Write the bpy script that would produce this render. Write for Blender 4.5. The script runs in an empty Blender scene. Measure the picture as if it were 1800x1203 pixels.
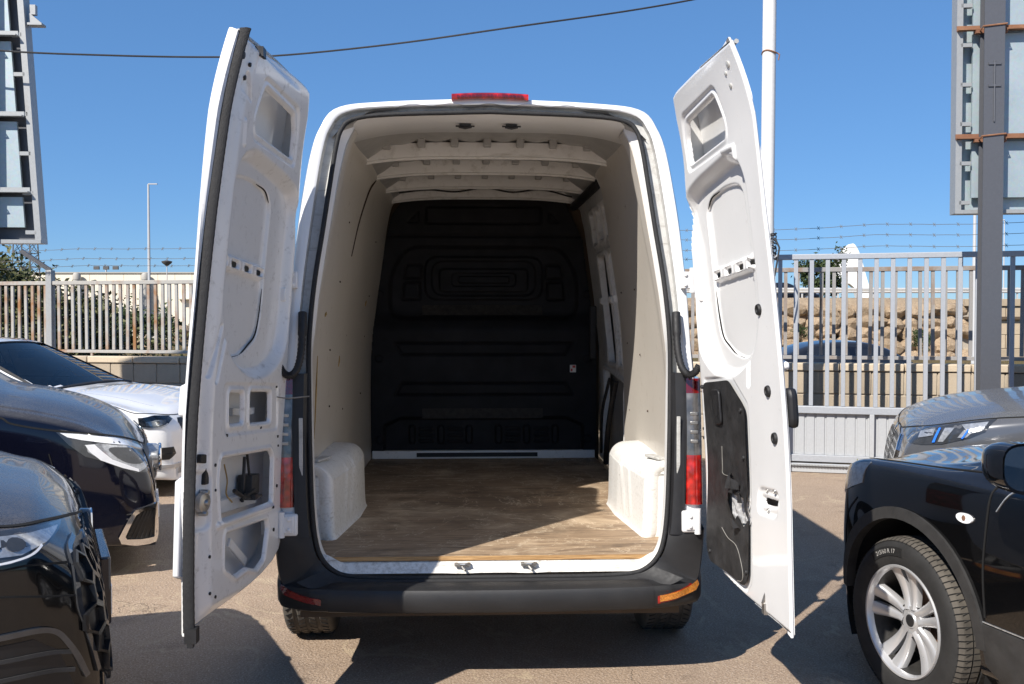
import bpy, bmesh, math, random
import numpy as np
from mathutils import Vector, Matrix
from mathutils.geometry import delaunay_2d_cdt
from mathutils.bvhtree import BVHTree

R = math.radians
scene = bpy.context.scene
COL = scene.collection

# ------------------------------------------------------------------ camera
cam_data = bpy.data.cameras.new("camera")
cam_data.sensor_width = 36.0
cam_data.lens = 33.52
cam_data.clip_start = 0.05
cam_data.clip_end = 3000.0
cam = bpy.data.objects.new("camera", cam_data)
COL.objects.link(cam)
cam.location = (0.0, 0.0, 1.60)
cam.rotation_euler = (R(90.0 - 1.42), 0.0, 0.0)
scene.camera = cam

# ------------------------------------------------------------------ daylight
SUN = Vector((-0.69, -0.89, 1.0)).normalized()
SUN_EL = math.asin(SUN.z)
SUN_AZ = math.atan2(SUN.x, SUN.y)          # clockwise from +Y
world = bpy.data.worlds.new("World")
scene.world = world
world.use_nodes = True
wnt = world.node_tree
wnt.nodes.clear()
sky = wnt.nodes.new("ShaderNodeTexSky")
sky.sky_type = 'NISHITA'
sky.sun_disc = False
sky.sun_elevation = SUN_EL
sky.sun_rotation = SUN_AZ % (2 * math.pi)
sky.altitude = 0.0
sky.air_density = 0.5
sky.dust_density = 0.0
sky.ozone_density = 5.0
bg = wnt.nodes.new("ShaderNodeBackground")
bg.inputs['Strength'].default_value = 0.105
wout = wnt.nodes.new("ShaderNodeOutputWorld")
# the whole sky's contrast is eased (the photograph's sky pales only gently towards the horizon)
lum = wnt.nodes.new("ShaderNodeRGBToBW")
pw = wnt.nodes.new("ShaderNodeMath"); pw.operation = 'POWER'; pw.inputs[1].default_value = -0.5
mu = wnt.nodes.new("ShaderNodeMath"); mu.operation = 'MULTIPLY'; mu.inputs[1].default_value = 1.6
sc_ = wnt.nodes.new("ShaderNodeVectorMath"); sc_.operation = 'SCALE'
hs = wnt.nodes.new("ShaderNodeHueSaturation"); hs.inputs['Saturation'].default_value = 1.06
hs.inputs['Hue'].default_value = 0.493
wnt.links.new(sky.outputs[0], lum.inputs[0])
wnt.links.new(lum.outputs[0], pw.inputs[0])
wnt.links.new(pw.outputs[0], mu.inputs[0])
wnt.links.new(sky.outputs[0], sc_.inputs[0])
wnt.links.new(mu.outputs[0], sc_.inputs['Scale'])
wnt.links.new(sc_.outputs[0], hs.inputs['Color'])
wnt.links.new(hs.outputs[0], bg.inputs[0])
wnt.links.new(bg.outputs[0], wout.inputs[0])

sun_data = bpy.data.lights.new("sun", 'SUN')
sun_data.energy = 5.0
sun_data.angle = R(0.5)
sun_data.color = (1.0, 0.94, 0.86)
sun = bpy.data.objects.new("sun", sun_data)
COL.objects.link(sun)
sun.location = (-6, -8, 12)
sun.rotation_euler = SUN.to_track_quat('Z', 'Y').to_euler()

vs = scene.view_settings
vs.view_transform = 'Standard'
vs.look = 'None'
vs.exposure = 0.5
vs.gamma = 1.0
vs.use_curve_mapping = False
scene.cycles.max_bounces = 8
scene.cycles.use_denoising = True
# ------------------------------------------------------------------ node helpers
MATS = {}

class NT:
    """small helper to wire shader nodes"""
    def __init__(self, name):
        self.m = bpy.data.materials.new(name)
        self.m.use_nodes = True
        self.t = self.m.node_tree
        self.t.nodes.clear()
        self.out = self.t.nodes.new("ShaderNodeOutputMaterial")
        self.b = self.t.nodes.new("ShaderNodeBsdfPrincipled")
        self.t.links.new(self.b.outputs[0], self.out.inputs[0])
        self.tc = None
    def n(self, kind, **kw):
        x = self.t.nodes.new(kind)
        for k, v in kw.items():
            setattr(x, k, v)
        return x
    def link(self, a, b):
        self.t.links.new(a, b)
    def coord(self, scale=(1, 1, 1), kind='Object'):
        if self.tc is None:
            self.tc = self.n("ShaderNodeTexCoord")
        mp = self.n("ShaderNodeMapping")
        mp.inputs['Scale'].default_value = scale
        self.link(self.tc.outputs[kind], mp.inputs[0])
        return mp.outputs[0]
    def noise(self, scale, detail=4, rough=.55, stretch=(1, 1, 1), dist=0.0, out=0):
        x = self.n("ShaderNodeTexNoise")
        x.inputs['Scale'].default_value = scale
        x.inputs['Detail'].default_value = detail
        x.inputs['Roughness'].default_value = rough
        x.inputs['Distortion'].default_value = dist
        self.link(self.coord(stretch), x.inputs['Vector'])
        return x.outputs[out]
    def ramp(self, src, stops):
        x = self.n("ShaderNodeValToRGB")
        e = x.color_ramp.elements
        while len(e) < len(stops):
            e.new(0.5)
        for i, (p, c) in enumerate(stops):
            e[i].position = p
            e[i].color = (c, c, c, 1) if isinstance(c, (int, float)) else (*c, 1)
        self.link(src, x.inputs[0])
        return x.outputs[0]
    def mix(self, fac, a, b, mode='MIX'):
        x = self.n("ShaderNodeMix", data_type='RGBA', blend_type=mode)
        for sock, v in ((x.inputs[0], fac), (x.inputs[6], a), (x.inputs[7], b)):
            if isinstance(v, (int, float)):
                sock.default_value = v
            elif isinstance(v, tuple):
                sock.default_value = (*v, 1)
            else:
                self.link(v, sock)
        return x.outputs[2]
    def math(self, op, a, b=0.0):
        x = self.n("ShaderNodeMath", operation=op)
        for i, v in enumerate((a, b)):
            if isinstance(v, (int, float)):
                x.inputs[i].default_value = v
            else:
                self.link(v, x.inputs[i])
        return x.outputs[0]
    def set(self, **kw):
        names = dict(base='Base Color', rough='Roughness', metal='Metallic', coat='Coat Weight', coatr='Coat Roughness',
                     spec='Specular IOR Level', trans='Transmission Weight', ior='IOR', alpha='Alpha', sheen='Sheen Weight')
        for k, v in kw.items():
            s = self.b.inputs[names[k]]
            if isinstance(v, tuple):
                s.default_value = (*v, 1)
            elif isinstance(v, (int, float)):
                s.default_value = v
            else:
                self.link(v, s)
        return self
    def bump(self, h, strength=.3, dist=.01):
        x = self.n("ShaderNodeBump")
        x.inputs['Strength'].default_value = strength
        x.inputs['Distance'].default_value = dist
        self.link(h, x.inputs['Height'])
        self.link(x.outputs[0], self.b.inputs['Normal'])
        return self


def simple(name, base, rough=.5, var=.12, scale=9.0, metal=0.0, coat=0.0, spec=.5, bump=0.0, bscale=60.0):
    """paint-like material with a slight unevenness of tone and gloss"""
    t = NT(name)
    nz = t.noise(scale, 5, .6)
    lo = tuple(c * (1 - var) for c in base)
    hi = tuple(min(1, c * (1 + var)) for c in base)
    t.set(base=t.ramp(nz, [(.3, lo), (.7, hi)]), rough=t.ramp(t.noise(scale * 2.3, 4), [(.3, max(0, rough - .07)), (.75, min(1, rough + .1))]),
          metal=metal, coat=coat, spec=spec, coatr=.05)
    if bump:
        t.bump(t.noise(bscale, 4, .6), bump, .004)
    MATS[name] = t.m
    return t.m


def dusty(name, base, rough, dust, amount, coat=1.0, metal=0.0, flake=0.0):
    """car paint whose upward faces carry pale dust"""
    t = NT(name)
    geo = t.n("ShaderNodeNewGeometry")
    sep = t.n("ShaderNodeSeparateXYZ")
    t.link(geo.outputs['Normal'], sep.inputs[0])
    up = t.ramp(sep.outputs[2], [(.45, 0.0), (.92, 1.0)])
    nz = t.ramp(t.noise(5.0, 8, .7), [(.3, .55), (.7, 1.0)])
    sp = t.ramp(t.noise(140.0, 3, .7), [(.35, .45), (.7, 1.0)])
    f = t.math('MULTIPLY', t.math('MULTIPLY', up, nz), sp)
    f = t.math('MULTIPLY', f, amount)
    c = t.mix(f, base, dust)
    t.set(base=c, spec=.3, rough=t.mix(f, (rough,) * 3, (.75,) * 3), coat=t.math('MULTIPLY', t.math('SUBTRACT', 1.0, f), coat), coatr=.03, metal=metal)
    MATS[name] = t.m
    return t.m


def glass(name, tint=(.02, .025, .03), alpha=.45, rough=.02):
    t = NT(name)
    t.t.nodes.remove(t.b)
    gl = t.n("ShaderNodeBsdfGlossy"); gl.inputs['Roughness'].default_value = rough
    tr = t.n("ShaderNodeBsdfTransparent"); tr.inputs[0].default_value = (*[1 - (1 - c) * alpha for c in tint], 1)
    fr = t.n("ShaderNodeFresnel"); fr.inputs[0].default_value = 1.5
    dirt = t.ramp(t.noise(30, 5), [(.4, .0), (.8, .05)])
    mx = t.n("ShaderNodeMixShader")
    t.link(t.math('ADD', fr.outputs[0], dirt), mx.inputs[0]); t.link(tr.outputs[0], mx.inputs[1]); t.link(gl.outputs[0], mx.inputs[2])
    t.link(mx.outputs[0], t.out.inputs[0])
    MATS[name] = t.m
    return t.m


# ------------------------------------------------------------------ mesh helpers
def cr(points, n):
    """Catmull-Rom resample of an open point list to n points (uniform in parameter)"""
    P = np.asarray(points, float)
    if P.ndim == 1:
        P = P[:, None]
    m = len(P)
    t = np.linspace(0, m - 1, n)
    i = np.clip(np.floor(t).astype(int), 0, m - 2)
    f = (t - i)[:, None]
    g = lambda k: P[np.clip(k, 0, m - 1)]
    p0, p1, p2, p3 = g(i - 1), g(i), g(i + 1), g(i + 2)
    p0 = np.where((i == 0)[:, None], 2 * p1 - p2, p0)
    p3 = np.where((i == m - 2)[:, None], 2 * p2 - p1, p3)
    return .5 * ((2 * p1) + (-p0 + p2) * f + (2 * p0 - 5 * p1 + 4 * p2 - p3) * f ** 2 + (-p0 + 3 * p1 - 3 * p2 + p3) * f ** 3)


def chaikin(poly, n=2, closed=True):
    P = [np.asarray(p, float) for p in poly]
    for _ in range(n):
        Q = []
        m = len(P)
        for i in range(m if closed else m - 1):
            a, b = P[i], P[(i + 1) % m]
            Q += [a * .75 + b * .25, a * .25 + b * .75]
        if not closed:
            Q = [P[0]] + Q + [P[-1]]
        P = Q
    return np.array(P)


def fillet(poly, r, n=5):
    """polygon with its corners rounded to about radius r"""
    P = [np.asarray(p, float) for p in poly]
    out = []
    m = len(P)
    for i in range(m):
        a, b, c = P[i - 1], P[i], P[(i + 1) % m]
        la, lc = np.linalg.norm(a - b), np.linalg.norm(c - b)
        if min(la, lc) < 1e-9:
            continue
        d = min(r, la * .48, lc * .48)
        p, q = b + (a - b) / la * d, b + (c - b) / lc * d
        for k in range(n + 1):
            t = k / n
            out.append((1 - t) ** 2 * p + 2 * t * (1 - t) * b + t * t * q)
    return np.array(out)


RAD = {1: .014, 2: .035, 3: .10}


def rrect(x0, x1, y0, y1, r, n=4):
    pts = []
    for cx, cy, a in ((x1 - r, y1 - r, 0), (x0 + r, y1 - r, 90), (x0 + r, y0 + r, 180), (x1 - r, y0 + r, 270)):
        for k in range(n + 1):
            t = R(a + 90 * k / n)
            pts.append((cx + r * math.cos(t), cy + r * math.sin(t)))
    return pts


def sd_poly(U, V, poly):
    """signed distance to a polygon, negative inside"""
    P = np.asarray(poly, float)
    d = np.full(U.shape, 1e9)
    s = np.zeros(U.shape, bool)
    m = len(P)
    for i in range(m):
        ax, ay = P[i]; bx, by = P[(i + 1) % m]
        ex, ey = bx - ax, by - ay
        L = ex * ex + ey * ey + 1e-12
        t = np.clip(((U - ax) * ex + (V - ay) * ey) / L, 0, 1)
        d = np.minimum(d, np.hypot(U - ax - t * ex, V - ay - t * ey))
        c = (ay > V) != (by > V)
        with np.errstate(divide='ignore', invalid='ignore'):
            xx = (bx - ax) * (V - ay) / (by - ay + 1e-15) + ax
        s ^= c & (U < xx)
    return np.where(s, -d, d)


def sst(x, a, b):
    t = np.clip((x - a) / (b - a), 0, 1)
    return t * t * (3 - 2 * t)


class MB:
    """mesh collector"""
    def __init__(self):
        self.v, self.f, self.m = [], [], []
    def add(self, V, Fs, mi=0):
        o = len(self.v)
        self.v += [tuple(map(float, p)) for p in V]
        self.f += [tuple(int(i) + o for i in f) for f in Fs]
        self.m += [mi] * len(Fs)
        return self
    def box(self, c, s, rz=0.0, rot=None, mi=0):
        c = Vector(c)
        M = rot if rot is not None else Matrix.Rotation(rz, 3, 'Z')
        V = [c + M @ Vector((x * s[0] / 2, y * s[1] / 2, z * s[2] / 2)) for x in (-1, 1) for y in (-1, 1) for z in (-1, 1)]
        return self.add(V, [(0, 1, 3, 2), (4, 6, 7, 5), (0, 4, 5, 1), (2, 3, 7, 6), (0, 2, 6, 4), (1, 5, 7, 3)], mi)
    def grid(self, P, cu=False, cv=False, mask=None, mi=0, flip=False):
        P = np.asarray(P, float)
        n, m = P.shape[:2]
        I = np.arange(n * m).reshape(n, m)
        a = I; 
        i2 = np.roll(I, -1, 0); j2 = np.roll(I, -1, 1); k2 = np.roll(i2, -1, 1)
        nn = n if cu else n - 1
        mm = m if cv else m - 1
        q = np.stack([a, i2, k2, j2], -1)[:nn, :mm]
        if flip:
            q = q[..., ::-1]
        q = q.reshape(-1, 4)
        if mask is not None:
            q = q[np.asarray(mask)[:nn, :mm].reshape(-1)]
        used = np.unique(q)
        remap = -np.ones(n * m, int); remap[used] = np.arange(len(used))
        return self.add(P.reshape(-1, 3)[used], remap[q], mi)
    def tube(self, path, r, seg=8, caps=True, closed=False, mi=0):
        P = [Vector(p) for p in path]
        n = len(P)
        rings = []
        up = Vector((0, 0, 1))
        prev = None
        for i in range(n):
            a = P[i - 1] if (i > 0 or closed) else P[i]
            b = P[(i + 1) % n] if (i < n - 1 or closed) else P[i]
            d = (b - a).normalized()
            if prev is None:
                x = d.orthogonal().normalized()
            else:
                x = (prev - d * prev.dot(d)).normalized()
            prev = x
            y = d.cross(x)
            rr = r[i] if hasattr(r, '__len__') else r
            rings.append([P[i] + (x * math.cos(2 * math.pi * k / seg) + y * math.sin(2 * math.pi * k / seg)) * rr for k in range(seg)])
        self.grid(np.array(rings), cu=closed, cv=True, mi=mi)
        if caps and not closed:
            self.add(rings[0], [tuple(range(seg))[::-1]], mi)
            self.add(rings[-1], [tuple(range(seg))], mi)
        return self
    def lathe(self, prof, seg=32, axis='Y', c=(0, 0, 0), mi=0):
        """prof: list of (r, h) revolved about the axis"""
        rings = []
        for r, h in prof:
            ring = []
            for k in range(seg):
                t = 2 * math.pi * k / seg
                a, b = r * math.cos(t), r * math.sin(t)
                ring.append({'Y': (a, h, b), 'Z': (a, b, h), 'X': (h, a, b)}[axis])
            rings.append(ring)
        A = np.array(rings) + np.array(c)
        return self.grid(A, cv=True, mi=mi)
    def prism(self, poly, fr, to, depth, mi=0):
        """2-D polygon in the frame fr (function (u,v,w)->xyz) from w=to to w=to+depth"""
        n = len(poly)
        A = [fr(p[0], p[1], to) for p in poly]
        B = [fr(p[0], p[1], to + depth) for p in poly]
        self.add(A + B, [tuple(range(n))[::-1], tuple(range(n, 2 * n))] + [(i, (i + 1) % n, n + (i + 1) % n, n + i) for i in range(n)], mi)
        return self
    def build(self, name, mats, parent=None, smooth=35.0, bevel=0.0, loc=None, fix=True):
        me = bpy.data.meshes.new(name)
        me.from_pydata(self.v, [], self.f)
        if not isinstance(mats, (list, tuple)):
            mats = [mats]
        for m in mats:
            me.materials.append(MATS[m] if isinstance(m, str) else m)
        if len(mats) > 1:
            me.polygons.foreach_set('material_index', self.m)
        if fix and len(self.f) < 60000:
            bm = bmesh.new(); bm.from_mesh(me)
            bmesh.ops.recalc_face_normals(bm, faces=bm.faces)
            bm.to_mesh(me); bm.free()
        if smooth:
            me.shade_smooth()
            me.set_sharp_from_angle(angle=R(smooth))
        me.update()
        return link(name, me, parent, bevel, loc)


def link(name, me, parent=None, bevel=0.0, loc=None):
    o = bpy.data.objects.new(name, me)
    COL.objects.link(o)
    if parent is not None:
        o.parent = parent
    if loc is not None:
        o.location = loc
    if bevel:
        b = o.modifiers.new("bevel", 'BEVEL')
        b.width = bevel; b.segments = 2; b.limit_method = 'ANGLE'; b.angle_limit = R(40)
        b.harden_normals = False
    return o


def tag(o, label=None, cat=None, group=None, kind=None):
    for k, v in (('label', label), ('category', cat), ('group', group), ('kind', kind)):
        if v:
            o[k] = v
    return o


def thing(name, label, cat, loc=(0, 0, 0), rz=0.0, group=None):
    o = bpy.data.objects.new(name, None)
    COL.objects.link(o)
    o.location = loc
    o.rotation_euler = (0, 0, rz)
    o.empty_display_size = .2
    return tag(o, label, cat, group)


def copy_obj(o, parent=None, loc=None, rot=None):
    c = o.copy()
    COL.objects.link(c)
    if parent is not None:
        c.parent = parent
    if loc is not None:
        c.location = loc
    if rot is not None:
        c.rotation_euler = rot
    return c


def clone(o, parent=None):
    c = o.copy()
    COL.objects.link(c)
    if parent is not None:
        c.parent = parent
    for ch in list(o.children):
        clone(ch, c)
    return c


def fill(outer, holes=(), spacing=0.0):
    """triangulate a polygon with holes; extra inner points on a grid when spacing is set"""
    loops = [list(map(tuple, outer))] + [list(map(tuple, h)) for h in holes]
    pts, edges = [], []
    for lp in loops:
        o = len(pts)
        L = []
        for i, p in enumerate(lp):
            q = lp[(i + 1) % len(lp)]
            d = math.hypot(q[0] - p[0], q[1] - p[1])
            k = max(1, int(d / spacing)) if spacing else 1
            L += [(p[0] + (q[0] - p[0]) * j / k, p[1] + (q[1] - p[1]) * j / k) for j in range(k)]
        pts += L
        edges += [(o + i, o + (i + 1) % len(L)) for i in range(len(L))]
    if spacing:
        A = np.array(pts)
        xs = np.arange(A[:, 0].min() + spacing * .5, A[:, 0].max(), spacing)
        ys = np.arange(A[:, 1].min() + spacing * .5, A[:, 1].max(), spacing)
        X, Y = np.meshgrid(xs, ys)
        ins = sd_poly(X, Y, outer) < -spacing * .4
        for h in holes:
            ins &= sd_poly(X, Y, h) > spacing * .4
        pts += list(zip(X[ins], Y[ins]))
    v, e, f, *_ = delaunay_2d_cdt([Vector(p) for p in pts], edges, [], 0, 1e-6)
    V = np.array([(p.x, p.y) for p in v])
    F = np.array([t for t in f if len(t) == 3], int).reshape(-1, 3)
    C = V[F].mean(1)
    keep = sd_poly(C[:, 0], C[:, 1], outer) < 0
    for h in holes:
        keep &= sd_poly(C[:, 0], C[:, 1], h) > 0
    return V, F[keep]


def bvh_of(*objs):
    V, Fc = [], []
    for o in objs:
        k = len(V)
        V += [v.co.copy() for v in o.data.vertices]
        Fc += [tuple(i + k for i in p.vertices) for p in o.data.polygons]
    return BVHTree.FromPolygons(V, Fc)


def patch(bvh, outline, org, du, dv, dirn, name, mat, parent, lift=.004, skirt=.01, holes=(), spacing=.03, smooth=40, rnd=0, ret=False):
    """a piece of trim laid on a curved body: the outline lives in the plane (org, du, dv) and is carried
    along dirn on to the body's surface, raised by lift, with a rim down to the body"""
    org, du, dv, dirn = Vector(org), Vector(du), Vector(dv), Vector(dirn).normalized()
    if rnd:
        outline = chaikin(outline, rnd)
    V, Fc = fill(outline, holes, spacing)
    top, low, last = [], [], None
    for u, v in V:
        p = org + du * u + dv * v
        h, n, i, d = bvh.ray_cast(p - dirn * 3, dirn)
        if h is None:
            hh, n, i, d = bvh.find_nearest(p)
            h = hh
        if n.dot(dirn) > 0:
            n = -n
        top.append(h + n * lift)
        low.append(h - n * skirt)
    if len(Fc) == 0:
        print('EMPTY PATCH', name)
    ed = {}
    for a, b, c in Fc:
        for x, y in ((a, b), (b, c), (c, a)):
            ed[(x, y)] = 1
    rim = [(x, y) for x, y in ed if (y, x) not in ed]
    mb = MB()
    n = len(top)
    mb.add(top + low, [tuple(t) for t in Fc] + [(y, x, x + n, y + n) for x, y in rim])
    if ret:
        return mb
    return mb.build(name, mat, parent, smooth=smooth)
# ------------------------------------------------------------------ materials of the setting
def mat_asphalt():
    t = NT("asphalt")
    grain = t.noise(95, 4, .8)
    fine = t.noise(260, 2, .7)
    sp = t.n("ShaderNodeTexVoronoi"); sp.inputs['Scale'].default_value = 75
    t.link(t.coord(), sp.inputs['Vector'])
    wide = t.noise(.5, 6, .6)
    mid = t.noise(2.6, 7, .68, dist=.5)
    c = t.ramp(wide, [(.3, (.31, .225, .158)), (.7, (.40, .295, .21))])
    c = t.mix(t.ramp(grain, [(.46, 0.0), (.66, .9)]), c, (.54, .43, .33))
    c = t.mix(t.ramp(grain, [(.30, .9), (.46, 0.0)]), c, (.15, .11, .085))
    c = t.mix(t.ramp(fine, [(.3, .45), (.5, 0.0)]), c, (.18, .14, .11))
    c = t.mix(t.ramp(sp.outputs[0], [(.08, .95), (.24, 0.0)]), c, (.68, .58, .48))
    # darker oil and tyre-scrubbed areas, a few drips
    c = t.mix(t.ramp(mid, [(.54, 0.0), (.78, .55)]), c, (.16, .12, .095))
    dr = t.n("ShaderNodeTexVoronoi"); dr.inputs['Scale'].default_value = 1.7; dr.inputs['Randomness'].default_value = 1.0
    t.link(t.coord((1, 1.3, 1)), dr.inputs['Vector'])
    c = t.mix(t.math('MULTIPLY', t.ramp(dr.outputs[0], [(.02, .75), (.10, 0.0)]), t.ramp(t.noise(9, 4), [(.4, 0.0), (.6, 1.0)])), c, (.05, .04, .035))
    # dried puddle rims: pale wavering lines, and fine cracks
    tr = t.noise(.9, 8, .55, dist=1.6)
    wob = t.ramp(t.noise(2.2, 3), [(.4, 0.0), (.6, 1.0)])
    c = t.mix(t.math('MULTIPLY', t.ramp(tr, [(.478, 0.0), (.5, .6), (.522, 0.0)]), wob), c, (.52, .42, .29))
    ck = t.n("ShaderNodeTexVoronoi", feature='DISTANCE_TO_EDGE'); ck.inputs['Scale'].default_value = .8
    wv = t.n("ShaderNodeVectorMath", operation='ADD')
    ns = t.n("ShaderNodeTexNoise"); ns.inputs['Scale'].default_value = 3.0; ns.inputs['Detail'].default_value = 6
    t.link(t.coord(), ns.inputs['Vector']); t.link(ns.outputs[1], wv.inputs[0]); t.link(t.coord(), wv.inputs[1]); t.link(wv.outputs[0], ck.inputs['Vector'])
    crk = t.math('MULTIPLY', t.ramp(ck.outputs[0], [(.0, 1.0), (.006, 0.0)]), t.ramp(t.noise(.7, 3), [(.48, 0.0), (.56, .8)]))
    c = t.mix(t.math('MULTIPLY', crk, .45), c, (.06, .05, .04))
    t.set(base=c, rough=.93, spec=.25)
    hgt = t.math('SUBTRACT', t.math('ADD', grain, t.math('MULTIPLY', fine, .4)), t.math('ADD', t.math('MULTIPLY', sp.outputs[0], .6), crk))
    t.bump(hgt, .8, .008)
    MATS['asphalt'] = t.m
mat_asphalt()

def mat_earth(name, a, b, c3):
    t = NT(name)
    n1 = t.noise(.8, 8, .65)
    n2 = t.noise(14, 5, .7)
    c = t.mix(t.ramp(n1, [(.35, 0.0), (.65, 1.0)]), a, b)
    c = t.mix(t.ramp(n2, [(.45, 0.0), (.75, .8)]), c, c3)
    t.set(base=c, rough=1.0, spec=.1).bump(t.math('ADD', n2, t.math('MULTIPLY', n1, 2.0)), .9, .25)
    MATS[name] = t.m
mat_earth('dry_field', (.24, .17, .09), (.16, .14, .06), (.34, .25, .15))
mat_earth('bank_earth', (.58, .44, .29), (.48, .35, .23), (.66, .52, .37))

def mat_block(name, base):
    t = NT(name)
    oi = t.n("ShaderNodeObjectInfo")
    v = t.ramp(oi.outputs['Random'], [(0, .82), (1, 1.12)])
    n = t.noise(60, 4, .7)
    n2 = t.noise(6, 5, .6)
    c = t.mix(t.ramp(n2, [(.3, 0.0), (.75, 1.0)]), tuple(x * .86 for x in base), base)
    c = t.mix(t.ramp(n, [(.3, .35), (.6, 0.0)]), c, tuple(x * .6 for x in base))
    c = t.mix(1.0, c, v, 'MULTIPLY')
    if name == 'stone':
        n5 = t.noise(5, 7, .75)
        c = t.mix(t.ramp(n5, [(.32, .8), (.5, 0.0)]), c, (.44, .30, .18))
        c = t.mix(t.ramp(n5, [(.55, 0.0), (.72, .7)]), c, (.72, .58, .42))
    t.set(base=c, rough=.95, spec=.2).bump(n, .5, .004)
    if name == 'stone':
        t.bump(t.math('ADD', n, t.math('MULTIPLY', n5, 3.0)), .9, .12)
    MATS[name] = t.m
mat_block('block', (.46, .385, .29))
mat_block('coping', (.60, .50, .37))
mat_block('stone', (.72, .54, .36))
mat_block('abutment', (.52, .42, .30))
simple('mortar', (.40, .35, .28), .95, .15, 20)
simple('dark_gap', (.10, .07, .045), 1.0, .2, 3)

def mat_metal(name, base, rust, amount, rough=.5, metal=.0):
    t = NT(name)
    oi = t.n("ShaderNodeObjectInfo")
    nn = t.n("ShaderNodeTexNoise", noise_dimensions='4D')
    nn.inputs['Scale'].default_value = 3.0; nn.inputs['Detail'].default_value = 7; nn.inputs['Roughness'].default_value = .65
    t.link(t.coord((1, 1, .6)), nn.inputs['Vector']); t.link(t.math('MULTIPLY', oi.outputs['Random'], 60.0), nn.inputs['W'])
    n = t.math('ADD', nn.outputs[0], t.math('MULTIPLY', t.math('SUBTRACT', oi.outputs['Random'], .5), .16))
    n2 = t.noise(40, 4, .7)
    f = t.ramp(n, [(1 - amount - .12, 0.0), (1 - amount + .06, 1.0)])
    c = t.mix(t.ramp(n2, [(.3, 0.0), (.7, 1.0)]), tuple(x * .88 for x in base), base)
    c = t.mix(f, c, rust)
    t.set(base=c, rough=t.mix(f, (rough,) * 3, (.9,) * 3), metal=metal)
    MATS[name] = t.m
mat_metal('rusty_fence', (.40, .39, .365), (.28, .14, .06), .42, .55)
mat_metal('dark_fence', (.30, .29, .28), (.22, .13, .07), .36, .6)
mat_metal('gate_paint', (.37, .39, .42), (.30, .28, .26), .14, .42)
mat_metal('gate_panel', (.43, .445, .46), (.42, .40, .36), .16, .42)
mat_metal('post_steel', (.115, .12, .135), (.16, .13, .11), .2, .5, .3)
mat_metal('rust_beam', (.30, .15, .08), (.20, .09, .05), .5, .8)
mat_metal('galv_frame', (.38, .39, .39), (.30, .28, .26), .22, .5, .3)
mat_metal('white_pole', (.78, .77, .74), (.55, .48, .40), .16, .45)

def mat_galv():
    t = NT('galvanised')
    v = t.n("ShaderNodeTexVoronoi"); v.inputs['Scale'].default_value = 45
    t.link(t.coord(), v.inputs['Vector'])
    n = t.noise(2.2, 5, .6)
    c = t.mix(t.ramp(n, [(.3, 0.0), (.7, 1.0)]), (.33, .41, .44), (.42, .50, .53))
    c = t.mix(.04, c, v.outputs['Color'])
    c = t.mix(t.ramp(t.noise(1.2, 6, .6, stretch=(3, 1, .3)), [(.55, 0.0), (.8, .35)]), c, (.42, .40, .34))
    t.set(base=c, rough=.48, metal=.35)
    MATS['galvanised'] = t.m
mat_galv()
simple('wire', (.10, .095, .09), .6, .2, 20)
simple('cable_black', (.03, .03, .032), .6, .2, 10)
simple('warehouse_white', (.80, .72, .58), .7, .05, .05)
simple('warehouse_grey', (.40, .38, .34), .7, .08, .2)
simple('guardrail_steel', (.62, .60, .56), .45, .08, .5, metal=.3)
simple('road_surface', (.16, .15, .14), .9, .1, .5)
simple('sail_white', (.86, .85, .83), .5, .03, .05)
simple('lamp_steel', (.52, .52, .52), .5, .08, 1)
simple('bark', (.12, .09, .06), .95, .25, 8)

def mat_leaf(name, a, b):
    t = NT(name)
    geo = t.n("ShaderNodeNewGeometry")
    c = t.mix(geo.outputs['Random Per Island'], a, b)
    t.set(base=c, rough=.65, spec=.3)
    MATS[name] = t.m
mat_leaf('leaf_olive', (.050, .062, .020), (.115, .115, .045))
mat_leaf('leaf_dark', (.025, .042, .014), (.060, .080, .028))
mat_leaf('leaf_hedge', (.030, .055, .018), (.070, .095, .030))
mat_leaf('grass_dry', (.26, .18, .085), (.13, .12, .04))
mat_leaf('grass_green', (.07, .10, .02), (.15, .14, .04))

# ------------------------------------------------------------------ ground
def wall_y(x):
    return 11.25 - 0.22 * x
WD = Vector((1, -0.22, 0)).normalized()           # along the yard wall
WN = Vector((-WD.y, WD.x, 0))                      # away from the yard
WANG = math.atan2(WD.y, WD.x)

m = MB()
xs = np.linspace(-45, 45, 61)
P = np.array([[(x, y0 + (wall_y(x) - y0) * t, 0.0) for t in np.linspace(0, 1, 31)] for x in xs for y0 in [-45]])
m.grid(P)
tag(m.build('asphalt_yard', 'asphalt', smooth=0), kind='structure')
m = MB()
m.add([(-1500, -1500, -1.3), (1500, -1500, -1.3), (1500, 1500, -1.3), (-1500, 1500, -1.3)], [(0, 1, 2, 3)])
tag(m.build('ground', 'dry_field', smooth=0), kind='structure')

def field_z(x, d):
    """height of the field, d metres beyond the yard wall"""
    base = -0.25 - 0.65 * sst(np.asarray(d, float), 2, 22)
    left = np.asarray(x, float) < 0
    rise = np.where(left, 1.15 * sst(np.asarray(d, float), 8, 36), 0.25 * sst(np.asarray(d, float), 30, 42))
    return base + rise + .10 * np.sin(x * .9 + d * .4) * np.sin(d * .7) + .05 * np.sin(x * 2.3 + 1.3 * d)
m = MB()
X, Dd = np.meshgrid(np.linspace(-75, 75, 181), np.concatenate([[0], np.geomspace(.4, 70, 60)]), indexing='ij')
Z = field_z(X, Dd)
Z[:, -6:] -= np.linspace(0, 1.6, 6)[None, :]
Z[:, 0] = -1.3
YY = 11.25 - .22 * np.clip(X, -45, 45) + .24 + Dd
m.grid(np.stack([X, YY, Z], -1))
tag(m.build('field_terrain', 'dry_field', smooth=60), kind='structure')

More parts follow.
